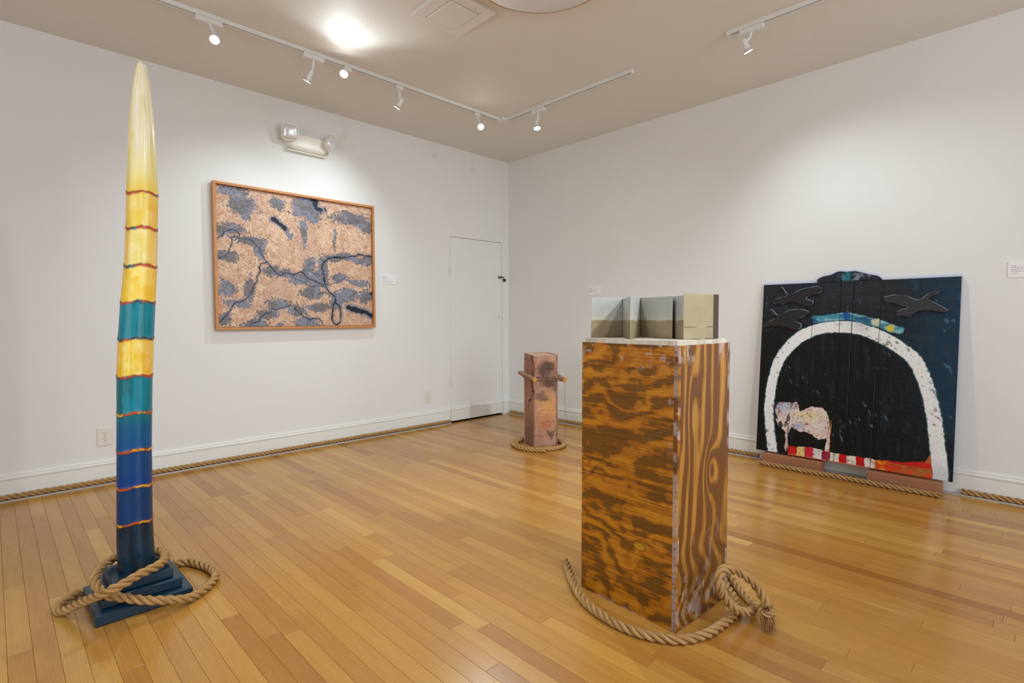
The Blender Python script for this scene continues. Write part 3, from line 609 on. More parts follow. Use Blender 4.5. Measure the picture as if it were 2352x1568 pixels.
cpts = [(-1.115, -1.601, 0.018), (-1.188, -1.496, 0.018), (-1.203, -1.368, 0.018), (-1.158, -1.251, 0.018), (-1.065, -1.172, 0.018), (-0.95, -1.151, 0.018), (-0.841, -1.191, 0.018), (-0.765, -1.28, 0.018), (-0.74, -1.395, 0.018), (-0.77, -1.507, 0.018), (-0.848, -1.588, 0.018), (-0.951, -1.618, 0.018), (-1.054, -1.593, 0.018), (-1.133, -1.521, 0.018), (-1.168, -1.418, 0.018), (-1.153, -1.31, 0.018), (-1.09, -1.223, 0.018), (-0.994, -1.18, 0.018), (-0.891, -1.19, 0.018), (-0.806, -1.252, 0.018), (-0.759, -1.35, 0.018), (-0.764, -1.459, 0.018), (-0.818, -1.552, 0.018), (-0.908, -1.606, 0.018), (-1.012, -1.607, 0.018), (-1.103, -1.554, 0.018)]
tag(rope('rope', cpts, seed=14, hairs=120, n=8, step=.008), 'coil of manila rope two turns round foot of clay column', 'rope')

# ================================================================== FRAMED MAP-LIKE PICTURE
PIC = {"rivers": [[0.0045, [[0.035, 0.718], [0.064, 0.735], [0.085, 0.768], [0.106, 0.784], [0.148, 0.798], [0.177, 0.783], [0.189, 0.757], [0.197, 0.731], [0.257, 0.732], [0.292, 0.722], [0.318, 0.688], [0.344, 0.662], [0.352, 0.625], [0.378, 0.581], [0.405, 0.555], [0.423, 0.528]]], [0.0065, [[0.423, 0.528], [0.459, 0.482], [0.487, 0.465], [0.515, 0.447], [0.534, 0.472], [0.582, 0.475], [0.611, 0.462], [0.641, 0.474], [0.691, 0.491], [0.72, 0.468], [0.74, 0.44], [0.791, 0.427], [0.843, 0.404], [0.884, 0.386], [0.905, 0.372]]], [0.009, [[0.905, 0.372], [0.937, 0.327], [0.99, 0.287], [1.001, 0.246], [0.972, 0.204], [0.966, 0.132], [0.959, 0.08], [0.986, 0.033], [1.008, 0.028], [1.042, 0.059], [1.048, 0.132], [1.038, 0.195], [1.0, 0.23]]], [0.004, [[0.035, 0.559], [0.068, 0.575], [0.11, 0.605], [0.115, 0.642], [0.137, 0.689], [0.134, 0.724], [0.155, 0.744], [0.197, 0.731]]], [0.005, [[0.405, 0.555], [0.36, 0.542], [0.336, 0.512], [0.349, 0.481], [0.321, 0.437], [0.32, 0.39], [0.293, 0.352], [0.283, 0.314], [0.247, 0.267], [0.203, 0.229], [0.143, 0.21], [0.117, 0.173], [0.099, 0.127], [0.065, 0.1], [0.048, 0.073], [0.031, 0.06]]], [0.008, [[0.905, 0.377], [0.896, 0.417], [0.886, 0.498], [0.872, 0.548], [0.893, 0.59], [0.931, 0.623], [0.986, 0.642], [1.041, 0.642], [1.13, 0.654], [1.211, 0.671], [1.229, 0.688], [1.293, 0.677], [1.371, 0.678]]], [0.003, [[0.611, 0.453], [0.64, 0.425], [0.699, 0.408], [0.769, 0.371], [0.842, 0.374], [0.905, 0.372]]], [0.0025, [[0.721, 0.488], [0.742, 0.529], [0.762, 0.51], [0.802, 0.483], [0.865, 0.476]]], [0.003, [[0.906, 0.387], [0.96, 0.399], [1.015, 0.417], [1.093, 0.463]]], [0.003, [[0.83, 0.298], [0.873, 0.319], [0.926, 0.311], [0.947, 0.286], [0.99, 0.282]]], [0.0045, [[0.259, 0.021], [0.268, 0.045], [0.322, 0.063], [0.341, 0.1], [0.378, 0.129], [0.424, 0.138], [0.434, 0.167], [0.48, 0.168], [0.538, 0.188], [0.586, 0.198], [0.635, 0.194], [0.625, 0.169], [0.664, 0.14], [0.703, 0.1], [0.754, 0.08], [0.837, 0.09], [0.857, 0.07], [0.878, 0.019]]]], "lakes": [[0.02, [[0.459, 0.918], [0.496, 0.894], [0.542, 0.862], [0.556, 0.849]]], [0.022, [[0.784, 1.126], [0.835, 1.121], [0.819, 1.084], [0.844, 1.052], [0.87, 1.051]]], [0.012, [[0.905, 1.071], [0.923, 1.053]]], [0.026, [[1.125, 0.19], [1.203, 0.165], [1.285, 0.149], [1.363, 0.112]]], [0.014, [[1.357, 0.324], [1.367, 0.325]]]], "red": [[[0.443, 1.048], [0.418, 0.941], [0.436, 0.906], [0.438, 0.812], [0.447, 0.775], [0.4, 0.733], [0.345, 0.699]], [[0.293, 0.38], [0.275, 0.333], [0.239, 0.294]]], "blobs": [[0.147, 1.102, 0.111, 0.045], [0.221, 1.006, 0.104, 0.073], [0.244, 0.918, 0.031, 0.046], [0.49, 1.055, 0.052, 0.053], [0.722, 1.05, 0.102, 0.084], [0.802, 1.002, 0.062, 0.08], [1.182, 1.0, 0.177, 0.063], [1.298, 0.951, 0.084, 0.054], [0.131, 0.796, 0.102, 0.045], [0.275, 0.72, 0.116, 0.037], [0.344, 0.662, 0.045, 0.065], [0.093, 0.577, 0.067, 0.045], [0.717, 0.823, 0.031, 0.108], [0.773, 0.561, 0.052, 0.07], [0.45, 0.472, 0.056, 0.042], [0.563, 0.46, 0.068, 0.034], [0.7, 0.438, 0.133, 0.045], [0.843, 0.435, 0.085, 0.061], [1.007, 0.634, 0.123, 0.036], [1.21, 0.634, 0.179, 0.032], [1.34, 0.632, 0.074, 0.037], [0.789, 0.312, 0.094, 0.051], [1.102, 0.29, 0.115, 0.058], [1.311, 0.296, 0.073, 0.06], [1.23, 0.422, 0.107, 0.03], [0.087, 0.317, 0.062, 0.059], [0.266, 0.323, 0.035, 0.088], [0.177, 0.21, 0.095, 0.027], [0.057, 0.091, 0.041, 0.049], [0.5, 0.206, 0.106, 0.043], [0.396, 0.129, 0.084, 0.038], [0.286, 0.054, 0.099, 0.042], [0.634, 0.14, 0.09, 0.049], [0.733, 0.06, 0.103, 0.045], [0.838, 0.182, 0.129, 0.026], [0.497, 0.033, 0.042, 0.024], [0.892, 0.529, 0.043, 0.092], [1.011, 0.225, 0.067, 0.057], [1.048, 0.445, 0.068, 0.037], [0.589, 0.81, 0.015, 0.039], [1.0, 0.813, 0.013, 0.092]]}
fx0, fx1, fz0, fz1 = -3.222, -1.832, 1.064, 2.218
pc = empty('framed_picture', (-2.527, 0, fz0), 'framed aerial-view picture of tan land and dark rivers in a thin oak frame', 'picture')
fw, fd0, fd1 = .020, .012, .056
for a, b, c_ in (((fx0, -fd1, fz1-fw), (fx1, -fd0, fz1), .0015), ((fx0, -fd1, fz0), (fx1, -fd0, fz0+fw), .0015)):
    MB().box(a, b, c=c_).build('frame_rail', OAK, pc)
OAKV = mat('frame_oak_upright', L3(196, 134, 78), .42, var=.22, vscale=16, stretch=(6, 6, 1), bump=.1)
for a, b in (((fx0, -fd1, fz0+fw), (fx0+fw, -fd0, fz1-fw)), ((fx1-fw, -fd1, fz0+fw), (fx1, -fd0, fz1-fw))):
    MB().box(a, b, c=.0015).build('frame_stile', OAKV, pc)
def paint_map(u, v):
    """u, v in metres from the frame's lower left corner"""
    wu = u+.07*(fbm(u*9, v*9, 401, 5)-.5); wv = v+.07*(fbm(u*9+9, v*9, 402, 5)-.5)
    fine = fbm(u*90, v*90, 403, 4); med = fbm(u*26, v*26, 404, 5); fib = fbm((u+v)*150, (u-v)*40, 405, 2)
    c = mix(np.broadcast_to(lin((198, 158, 130)), u.shape+(3,)), lin((216, 182, 154)), ss(.42, .62, med)); c = mix(c, lin((184, 138, 104)), ss(.55, .7, fine)*.6)
    c = mix(c, lin((238, 218, 200)), ss(.60, .72, fib)*.55); c = mix(c, lin((192, 152, 140)), ss(.5, .65, fbm(u*4, v*4, 409, 3))*.4)
    s = np.zeros(u.shape)
    for bx, by, rx, ry in PIC['blobs']: s = np.maximum(s, np.exp(-(((wu-bx)/(rx*1.15))**2+((wv-by)/(ry*1.15))**2)))
    m_ = ss(.26, .48, s*.95+.5*(med-.5)+.8*(fine-.5))
    g = mix(np.broadcast_to(lin((124, 132, 152)), u.shape+(3,)), lin((104, 106, 114)), ss(.4, .6, fbm(u*12, v*12, 411, 4))); g = mix(g, lin((84, 84, 92)), ss(.55, .68, fine)*.7)
    c = mix(c, g, m_*.92)
    halo = ss(.5, .4, 1-s)*0
    c = mix(c, lin((70, 60, 56)), ss(.66, .74, fbm(u*130, v*130, 413, 3))*.65)
    for pl in PIC['red']: c = mix(c, lin((190, 96, 84)), ss(.0028, .001, pdist(wu, wv, pl))*.6)
    for w_, pl in PIC['rivers']:
        d = pdist(u+.010*(fbm(u*60, v*60, 421, 3)-.5)*1.6, v+.010*(fbm(u*60+5, v*60, 422, 3)-.5)*1.6, pl)
        c = mix(c, lin((104, 110, 130)), ss(w_*4, w_*1.2, d)*.5); c = mix(c, lin((20, 24, 38)), ss(w_*.8, w_*.45, d))
    for w_, pl in PIC['lakes']:
        d = pdist(u+.03*(fbm(u*40, v*40, 431, 3)-.5), v+.03*(fbm(u*40+5, v*40, 432, 3)-.5), pl); c = mix(c, lin((108, 120, 142)), ss(w_*2, w_*1.1, d)*.7); c = mix(c, lin((30, 36, 52)), ss(w_*.9, w_*.75, d))
    return c, u*0.
MAPM = artmat('map_print', .5, .35, 0, .1, 400, .1, 500)
sheet('canvas', (fx0, -.030, fz0), (1, 0, 0), (0, 0, 1), (0, -1, 0), fw+.002, fx1-fx0-fw-.002, fw+.002, fz1-fz0-fw-.002, .0030, paint_map, MAPM, pc, .012)
MB().box((fx0+fw, -.022, fz0+fw), (fx1-fw, -fd0, fz1-fw)).build('backing_board', DARK, pc)
MB().box((fx0+.3, -fd0, fz1-.12), (fx1-.3, 0, fz1-.06)).build('hanging_cleat', STEEL, pc)

# ================================================================== LEANING DARK PAINTING ON BLOCKS
BLK = mat('brown_block_paint', L3(160, 108, 78), .55, var=.08, vscale=10, bump=.1)
for y0_, y1_, lb_ in ((-3.455, -3.040, 'left brown wooden block under the leaning dark painting'), (-4.147, -3.740, 'right brown wooden block under the leaning dark painting')):
    tag(MB().box((-.172, y0_, 0), (-.083, y1_, .0885), c=.003).build('support_block', BLK), lb_, 'block', 'support blocks under the painting')
PT = {"outline": [[-0.005, 1.319], [0.383, 1.324], [0.794, 1.317], [1.214, 1.315], [1.223, 0.009], [0.004, 0.002]], "crown": [[0.383, 1.327], [0.388, 1.342], [0.424, 1.36], [0.475, 1.368], [0.515, 1.389], [0.534, 1.392], [0.574, 1.387], [0.633, 1.388], [0.681, 1.371], [0.709, 1.361], [0.766, 1.346], [0.786, 1.33], [0.794, 1.317]], "arch": [[0.126, 0.003], [0.102, 0.148], [0.082, 0.329], [0.088, 0.453], [0.105, 0.589], [0.145, 0.726], [0.209, 0.826], [0.294, 0.913], [0.409, 0.968], [0.531, 0.986], [0.629, 0.982], [0.735, 0.95], [0.837, 0.898], [0.927, 0.832], [0.997, 0.762], [1.043, 0.661], [1.08, 0.541], [1.109, 0.402], [1.13, 0.253], [1.146, 0.125], [1.158, 0.007]], "blue": [[0.385, 1.043], [0.468, 1.049], [0.548, 1.06], [0.626, 1.06], [0.703, 1.038], [0.778, 1.016], [0.851, 0.984], [0.905, 0.963]], "blueblobs": [[0.587, 1.066], [0.769, 1.021], [0.852, 0.977], [0.426, 1.049]], "goat": [[0.126, 0.389], [0.283, 0.407], [0.308, 0.339], [0.391, 0.384], [0.464, 0.387], [0.496, 0.351], [0.513, 0.233], [0.518, 0.069], [0.488, 0.064], [0.494, 0.173], [0.443, 0.142], [0.4, 0.182], [0.303, 0.19], [0.252, 0.219], [0.238, 0.157], [0.216, 0.165], [0.157, 0.205], [0.138, 0.251]], "goatblue": [[0.196, 0.355], [0.291, 0.224]], "leg": [[0.221, 0.178], [0.222, 0.028]], "checks": [[0.244, 0.039], [0.299, 0.039], [0.353, 0.039], [0.411, 0.039], [0.468, 0.039], [0.524, 0.039], [0.579, 0.039], [0.628, 0.039], [0.686, 0.039], [0.738, 0.039], [0.802, 0.039], [1.114, 0.039]], "checktop": [[0.243, 0.062], [0.383, 0.086], [0.528, 0.065], [0.805, 0.066], [0.955, 0.079], [1.111, 0.108]], "tri": [[1.071, 0.091], [1.097, 0.152], [1.111, 0.098]], "seams": [[0.371, 1.125], [0.545, 1.123], [0.622, 1.122], [0.797, 1.119], [0.568, 0.309], [0.629, 0.317], [0.524, 0.042], [0.639, 0.007]], "b1": [[0.131, 1.294], [0.149, 1.287], [0.185, 1.243], [0.224, 1.242], [0.278, 1.27], [0.353, 1.285], [0.406, 1.288], [0.428, 1.264], [0.408, 1.236], [0.356, 1.226], [0.319, 1.197], [0.368, 1.178], [0.359, 1.143], [0.317, 1.138], [0.272, 1.157], [0.227, 1.173], [0.172, 1.162], [0.126, 1.154], [0.085, 1.167], [0.095, 1.197], [0.146, 1.214], [0.18, 1.225], [0.156, 1.251]], "b2": [[0.052, 1.118], [0.081, 1.115], [0.124, 1.074], [0.163, 1.092], [0.219, 1.116], [0.285, 1.117], [0.34, 1.102], [0.336, 1.073], [0.298, 1.055], [0.256, 1.025], [0.29, 1.008], [0.291, 0.972], [0.248, 0.963], [0.191, 0.971], [0.122, 0.988], [0.052, 0.975], [0.011, 0.975], [0.021, 1.006], [0.085, 1.037], [0.107, 1.068], [0.071, 1.087]], "b3": [[0.808, 1.184], [0.825, 1.199], [0.878, 1.208], [0.939, 1.201], [0.991, 1.173], [1.024, 1.183], [1.056, 1.213], [1.112, 1.231], [1.104, 1.211], [1.053, 1.177], [1.107, 1.14], [1.156, 1.103], [1.148, 1.088], [1.109, 1.084], [1.06, 1.096], [1.011, 1.09], [0.97, 1.064], [0.936, 1.056], [0.892, 1.07], [0.887, 1.091], [0.925, 1.112], [0.951, 1.122], [0.898, 1.139], [0.845, 1.156]]}
lp = empty('relief_painting', (-.13, -3.59, .09), 'large dark painting with white arch and relief cut-outs leaning on the right wall', 'painting')
nn = np.array([-1.317, 0, .1]); nn /= np.linalg.norm(nn); up_ = np.array([.1, 0, 1.317]); up_ /= np.linalg.norm(up_); P0 = np.array([-.13, -2.98, .0995]); Uy = np.array([0, -1, 0.])
crown = [tuple(q) for q in PT['crown']]
def paint_arch(u, v):
    n = fbm(u*6, v*5, 501, 5); st = fbm(u*40, v*6, 503, 4); sc_ = fbm(u*60, v*60, 505, 4); br = fbm(u*7+v*3, v*40, 507, 4)
    base = mix(np.broadcast_to(lin((5, 8, 11)), u.shape+(3,)), lin((4, 46, 68)), ss(.75, 1.2, u)*ss(.1, .5, v)); base = mix(base, lin((34, 38, 46)), ss(.85, 1.25, v)*.8*ss(1.3, .7, u))
    base = mix(base, lin((42, 52, 62)), ss(.5, .72, br)*.35*ss(.6, 1., v)+ss(.55, .75, st)*.25); base = mix(base, lin((3, 5, 8)), ss(.9, .3, v)*.7*ss(1.15, .8, u))
    base = mix(base, lin((10, 90, 130)), ss(.60, .72, n)*ss(.8, 1.1, u)*ss(.5, 1., v)*.6)
    arch = smooth_poly(PT['arch'], 3, False); jx = .012*(sc_-.5); d = pdist(u+jx, v+.012*(fbm(u*50+4, v*50, 509, 4)-.5), arch)
    ins_ = inpoly(u, v, arch); base = mix(base, lin((3, 7, 11)), ins_*.8); base = mix(base, lin((20, 34, 46)), ins_*ss(.58, .72, st)*.6)
    wd = .0335+.006*ss(.9, 1.15, u)+.007*ss(.6, .95, v)
    rc = np.zeros(u.shape)
    # blue strip above the arch
    db = pdist(u+.02*(sc_-.5), v+.02*(st-.5), [tuple(q) for q in PT['blue']]); mb_ = ss(.030, .022, db)
    bc = mix(np.broadcast_to(lin((66, 140, 166)), u.shape+(3,)), lin((30, 90, 122)), ss(.4, .6, br)); bc = mix(bc, lin((150, 200, 208)), ss(.55, .66, fbm(u*14, v*60, 511, 3))*.7)
    for (bx, by), cc, rr in zip(PT['blueblobs'], ((24, 84, 156), (196, 204, 176), (206, 196, 70), (70, 150, 170)), (.034, .03, .028, .03)): bc = mix(bc, lin(cc), ss(1.3, .5, np.hypot(u-bx, v-by)/rr+.8*(sc_-.5)))
    base = mix(base, bc, mb_*ss(.2, .34, sc_+.25))
    base = mix(base, lin((24, 90, 100)), ss(wd+.012, wd+.002, d)*.6)
    wc = mix(np.broadcast_to(lin((232, 234, 236)), u.shape+(3,)), lin((204, 210, 216)), ss(.4, .7, n)); wc = mix(wc, lin((60, 62, 68)), ss(.68, .73, fbm(u*44+v*20, v*50, 513, 4))*.7*ss(.45, .6, fbm(u*6, v*6, 514, 3)))
    wm = ss(wd+.003, wd-.003, d+.004*(st-.5)); base = mix(base, wc, wm)
    # pale grazing shape
    gu, gv = u+.022*(fbm(u*34, v*34, 521, 4)-.5), v+.022*(fbm(u*34+7, v*34, 522, 4)-.5)
    gm = inpoly(gu, gv, [tuple(q) for q in PT['goat']])*(wm < .5)
    gc = mix(np.broadcast_to(lin((222, 214, 206)), u.shape+(3,)), lin((226, 206, 150)), np.exp(-(((u-.36)/.09)**2+((v-.32)/.03)**2))); gc = mix(gc, lin((216, 196, 190)), ss(.5, .3, fbm(u*20, v*20, 523, 3)))
    gc = mix(gc, lin((150, 178, 220)), ss(.32, .12, u+.25*(n-.5))*ss(.27, .36, v)*.9+np.exp(-(((u-.30)/.045)**2+((v-.225)/.025)**2))*.8)
    gc = mix(gc, lin((20, 24, 40)), ss(.56, .64, fbm(u*30, v*18, 525, 4))*ss(.36, .2, u)*.95); gc = mix(gc, lin((176, 84, 50)), ss(.64, .70, fbm(u*70, v*70, 527, 3))*.8)
    base = mix(base, gc, gm*1.)
    dl = pdist(gu, gv, [tuple(q) for q in PT['leg']]); base = mix(base, lin((206, 176, 178)), ss(.012, .006, dl)*ss(.35, .5, st))
    base = mix(base, lin((206, 120, 60)), ss(.004, .0015, np.abs(gu-.516))*((v > .07) & (v < .30))*.9); base = mix(base, lin((20, 110, 60)), ss(.003, .001, np.abs(gu-.505))*((v > .21) & (v < .29)))
    # striped foot
    K_ = [q[0] for q in PT['checks']]; cols = [(206, 22, 26), (222, 208, 130), (206, 40, 60), (226, 226, 222), (150, 36, 62), (222, 220, 196), (200, 14, 24), (228, 224, 206), (196, 10, 20), (226, 224, 216), (206, 60, 14)]
    tp = np.interp(u, [q[0] for q in PT['checktop']], [q[1] for q in PT['checktop']])+.012*(fbm(u*30, v*0, 531, 3)-.5)
    fm = (v < tp) & (u > .235) & (u < 1.125) & (wm < .5) & (v > -.01)
    fc = np.zeros(u.shape+(3,)); uj = u+.008*(fbm(u*20, v*60, 533, 3)-.5)
    for a, b, cc in zip(K_[:-1], K_[1:], cols): fc = np.where(((uj >= a) & (uj < b))[..., None], lin(cc), fc)
    fc = np.where((uj < K_[0])[..., None], lin((190, 20, 26)), fc); fc = np.where((uj >= K_[-1])[..., None], lin((190, 90, 30)), fc)
    rt = (u > .80); fc = mix(fc, lin((196, 26, 14)), rt*ss(.040, .060, v+.03*(n-.5))); fc = mix(fc, lin((168, 104, 40)), rt*(v < .060)*ss(.38, .55, fbm(u*14, v*26, 535, 4))*.9); fc = mix(fc, lin((226, 150, 40)), rt*ss(.09, .02, u-.80)*ss(.4, .6, fbm(u*30, v*30, 536, 3))); fc = mix(fc, lin((222, 60, 20)), ((u > .80) & (v < .03))*ss(.5, .6, st)*.8)
    fc = mix(fc, lin((214, 120, 70)), ss(.010, .004, v)*(u < .8)); fc = mix(fc, lin((150, 30, 60)), ss(.6, .7, sc_)*.5*(u < .8))
    base = mix(base, fc, fm*1.)
    base = mix(base, lin((184, 92, 40)), inpoly(u, v, [tuple(q) for q in PT['tri']])*1.*(wm < .5))
    # scratches
    base = mix(base, lin((110, 150, 166)), ss(.68, .84, fbm(u*60+v*25, v*30, 541, 4))*.4*(wm < .5)*ss(.54, .70, fbm(u*5, v*5, 543, 3)))
    seam = np.full(u.shape, 9.)
    for a, b in (((.371, 1.33), (.352, .42)), ((.545, 1.33), (.545, .0)), ((.622, 1.33), (.622, .33)), ((.796, 1.33), (.772, .0))): seam = np.minimum(seam, pdist(u, v, [a, b]))
    base = mix(base, lin((2, 3, 4)), ss(.0028, .0012, seam)*.85)
    h = .0022*(sc_-.5)+.0012*wm+.0022*(st-.5)-.004*ss(.003, .0012, seam)+.004*((u > .548) & (u < .619) & (v > .33)); 
    return base, h
OILM = artmat('thick_oil_paint', .42, .32, .0, .5, 240, .12, 90)
for a, b, nm in ((0., .380, 'left'), (.3805, .7945, 'mid'), (.795, 1.2185, 'right')):
    sheet('painted_panel', P0, Uy, up_, nn, a, b, .0, 1.3165, .0028, paint_arch, OILM, lp, .015)
cz = sorted(crown); cu = [q[0] for q in cz]; cv = [q[1] for q in cz]
def paint_crown(u, v):
    n = fbm(u*20, v*20, 551, 4); c = mix(np.broadcast_to(lin((30, 36, 46)), u.shape+(3,)), lin((150, 168, 190)), ss(.58, .75, n)*.6)
    c = mix(c, lin((30, 120, 130)), ss(.05, .02, np.abs(u-.565))*ss(.4, .65, fbm(u*50, v*30, 553, 3))); return c, .003*(n-.5)
cr_ = sheet('crown_moulding', P0+nn*.004, Uy, up_, nn, .384, .793, 1.319, 1.36, .0028, paint_crown, OILM, lp, .018, clip=lambda uu: np.interp(uu, cu, cv)); cr_['label'] = 'curved crest piece on the top edge'
BIRDM = artmat('bird_dark_paint', .45, .5, .1, .6, 200, .25, 40)
for key in ('b1', 'b2', 'b3'):
    P_ = smooth_poly([tuple(q) for q in PT[key]], 3)
    n_p = len(P_); mid_ = smooth_poly([tuple(q) for q in PT[key]], 3); K2 = []
    for i_ in range(n_p):                                   # rim inset along the outline's own normal
        a_, b_ = np.array(P_[i_-1]), np.array(P_[(i_+1) % n_p]); d_ = (b_-a_)/(np.linalg.norm(b_-a_)+1e-9); n2_ = np.array([-d_[1], d_[0]])
        q_ = np.array(P_[i_]); K2.append(q_+n2_*.006 if inpoly(*(np.array([z_]) for z_ in q_+n2_*.004), P_)[0] else q_-n2_*.006)
    pt3 = lambda q, d: P0+Uy*q[0]+up_*q[1]+nn*d
    mb = MB(); mb.add([pt3(q, 0) for q in P_]+[pt3(q, .015) for q in P_]+[pt3(q, .018) for q in K2],
        [(i_, (i_+1) % n_p, n_p+(i_+1) % n_p, n_p+i_) for i_ in range(n_p)]+[(n_p+i_, n_p+(i_+1) % n_p, 2*n_p+(i_+1) % n_p, 2*n_p+i_) for i_ in range(n_p)]+[tuple(range(2*n_p, 3*n_p))])
    o = mb.build('bird_cutout', BIRDM, lp)
    # scuffs and painted-on rim highlights: pale and reddish marks around each cut-out
    ks = np.arange(3*n_p); e_ = vnoise((ks % n_p)*.43, 3.1+ks*0., 77+len(key))[:, None]; rim_ = ((ks >= n_p) & (ks < 2*n_p))[:, None]
    setcol(o.data, np.where(rim_ & (e_ > .62), lin((128, 140, 152)), np.where(rim_ & (e_ > .5), lin((96, 60, 70)), lin((19, 21, 27)))))
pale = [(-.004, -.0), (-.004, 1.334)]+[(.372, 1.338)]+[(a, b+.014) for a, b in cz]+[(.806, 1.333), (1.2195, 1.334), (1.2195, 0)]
MB().prism(pale, P0, Uy, up_, nn, -.0215, -.0155).build('pale_sheet', mat('pale_lilac_edge', L3(206, 212, 232), .5), lp)  # thin pale lilac sheet behind the panels, showing along their top edge

# ================================================================== WALL LABELS, OUTLETS
def wall_card(axis, a0, a1, z0, z1, rows, label):
    t_ = empty('wall_label', (0, 0, 0), label, 'label')
    def bx(mb, s0, s1, q0, q1, d0, d1): return mb.box((s0, -d1, q0), (s1, -d0, q1)) if axis == 'x' else mb.box((-d1, s0, q0), (-d0, s1, q1))
    bx(MB(), min(a0, a1), max(a0, a1), z0, z1, 0, .005).build('card', CARD, t_)
    tx = MB(); sg = 1 if a1 > a0 else -1; W_ = abs(a1-a0); rg = random.Random(int(a0*100))
    for k, fr in enumerate(rows):
        zc = z1-.022-.0115*k; s_ = .012
        while s_ < W_*fr:
            w_ = rg.uniform(.005, .016); p0 = a0+sg*s_; p1 = a0+sg*min(s_+w_, W_*fr); bx(tx, min(p0, p1), max(p0, p1), zc-.0022, zc+.0022, .005, .0053); s_ += w_+.003
    tx.build('printed_lines', INK, t_)
wall_card('x', -1.733, -1.577, 1.490, 1.585, (.45, .35, .5, .2, .85, .75), 'small white label card right of the framed picture')
wall_card('y', -1.200, -1.347, 1.388, 1.480, (.3, .35, .5, .75), 'small white label card on right wall above the accordion book')
wall_card('y', -4.414, -4.57, 1.393, 1.486, (.25, .45, .9, .85, .3), 'small white label card at right edge of the photo')
PLATE = mat('outlet_plate', L3(228, 222, 214), .35); SLOT = mat('outlet_slot', (.05, .045, .04), .8)
def outlet(x_, z_, w_, h_, label):
    t_ = empty('wall_outlet', (x_, 0, z_), label, 'outlet', 'duplex outlets on the left wall')
    MB().box((x_-w_/2, -.007, z_-h_/2), (x_+w_/2, 0, z_+h_/2), c=.003).build('cover_plate', PLATE, t_)
    for dz_ in (.0205, -.0205):
        e = MB().loft([[(x_+.017*math.copysign(min(1, abs(math.cos(a))*1.0), math.cos(a)), -d, z_+dz_+.0145*max(-.85, min(.85, math.sin(a)))) for a in [2*math.pi*k/24 for k in range(24)]] for d in (.006, .0085)][::-1]).build('receptacle', PLATE, t_)
        for sx, hh in ((-.0065, .009), (.0065, .0075)): MB().box((x_+sx-.0012, -.0088, z_+dz_+.001), (x_+sx+.0012, -.0084, z_+dz_+hh)).build('slot', SLOT, e)
        MB().lathe((x_, -.0084, z_+dz_-.007), (0, -1, 0), [(0, .0025), (.0004, .0025)], 10).build('slot', SLOT, e)
    MB().lathe((x_, -.007, z_), (0, -1, 0), [(0, .003), (.0012, .0025)], 10).build('screw', STEEL, t_)
outlet(-3.932, .331, .086, .126, 'ivory duplex outlet on left wall just left of the tall sculpture')
outlet(-1.192, .325, .080, .126, 'ivory duplex outlet on left wall between framed picture and closet door')

# ================================================================== EMERGENCY LIGHT
em = empty('emergency_light', (-2.46, 0, 2.66), 'white twin-head emergency light mounted above the framed picture', 'light')
def rrect(w_, h_, k=.35, n=28):
    out = []
    for i in range(n):
        a = 2*math.pi*i/n; c_, s_ = math.cos(a), math.sin(a); e = .45
        out.append((w_/2*math.copysign(abs(c_)**e, c_), h_/2*math.copysign(abs(s_)**e, s_)))
    return out
mb = MB(); rings = []
for d, sw, sh, dz_ in ((0, .36, .145, 0), (.012, .36, .145, 0), (.06, .345, .135, .003), (.075, .32, .115, .006), (.078, .28, .085, .006)):
    rings.append([(-2.465+a, -d, 2.655+b+dz_) for a, b in rrect(sw, sh)])
mb.loft([r_[::-1] for r_ in rings]); mb.build('housing', IVORY, em, True)
MB().box((-2.64, -.045, 2.578), (-2.29, -.006, 2.586), c=.002).build('bottom_lip', IVORY, em)
GLASS = mat('lens_glass', (.8, .82, .84), .12, spec=.8, trans=.35, bump=.4, bscale=60)
def head(c_, ax, rollv, label):
    ax = Vector(ax).normalized(); U_ = Vector(rollv); U_ = (U_-ax*U_.dot(ax)).normalized(); V_ = ax.cross(U_); c_ = Vector(c_)
    def ring(d, s_): return [c_+ax*d+U_*a+V_*b for a, b in rrect(s_, s_)]
    h = MB().loft([ring(d, s_) for d, s_ in ((-.055, .03), (-.05, .07), (-.02, .108), (0, .132), (.012, .134))]).build('lamp_head', IVORY, em, True)
    MB().loft([ring(d, s_) for d, s_ in ((.012, .126), (.020, .118), (.030, .08), (.034, .02))]).build('lens', CHROME, h, True)
    MB().lathe(c_-ax*.04, (Vector((-2.465, -.05, 2.66))-c_), [(0, .015), (.06, .015)], 12).build('swivel', IVORY, h, True)
head((-2.640, -.105, 2.705), (-.25, -1, -.22), (0, 0, 1), '')
head((-2.288, -.105, 2.685), (.75, -.8, -.25), (.5, .3, 1), '')

# ================================================================== CEILING VENT, DISC FIXTURE
vt = empty('ceiling_vent', (-2.42, -2.03, H), 'square white ceiling vent with a floating inner panel', 'vent')
VM = mat('vent_white', L3(226, 223, 219), .45)
vx0, vx1, vy0, vy1 = -2.606, -2.238, -2.212, -1.844; ix0, ix1, iy0, iy1 = -2.525, -2.313, -2.135, -1.889
MB().box((vx0, vy0, H-.020), (ix0, vy1, H), c=.003).box((ix1, vy0, H-.020), (vx1, vy1, H), c=.003).box((ix0-.002, vy0, H-.020), (ix1+.002, iy0, H), c=.003).box((ix0-.002, iy1, H-.020), (ix1+.002, vy1, H), c=.003).build('vent_frame', VM, vt)
MB().box((ix0+.003, iy0+.003, H-.024), (ix1-.003, iy1-.003, H-.004), c=.003).build('inner_panel', VM, vt)
MB().box((ix0, iy0, H-.003), (ix1, iy1, H-.001)).build('duct_opening', DARK, vt)
dc = empty('ceiling_disc_light', (-2.375, -2.709, H), 'large round shallow ceiling fixture with shade-tinted rim cut by the top of the photo', 'light')
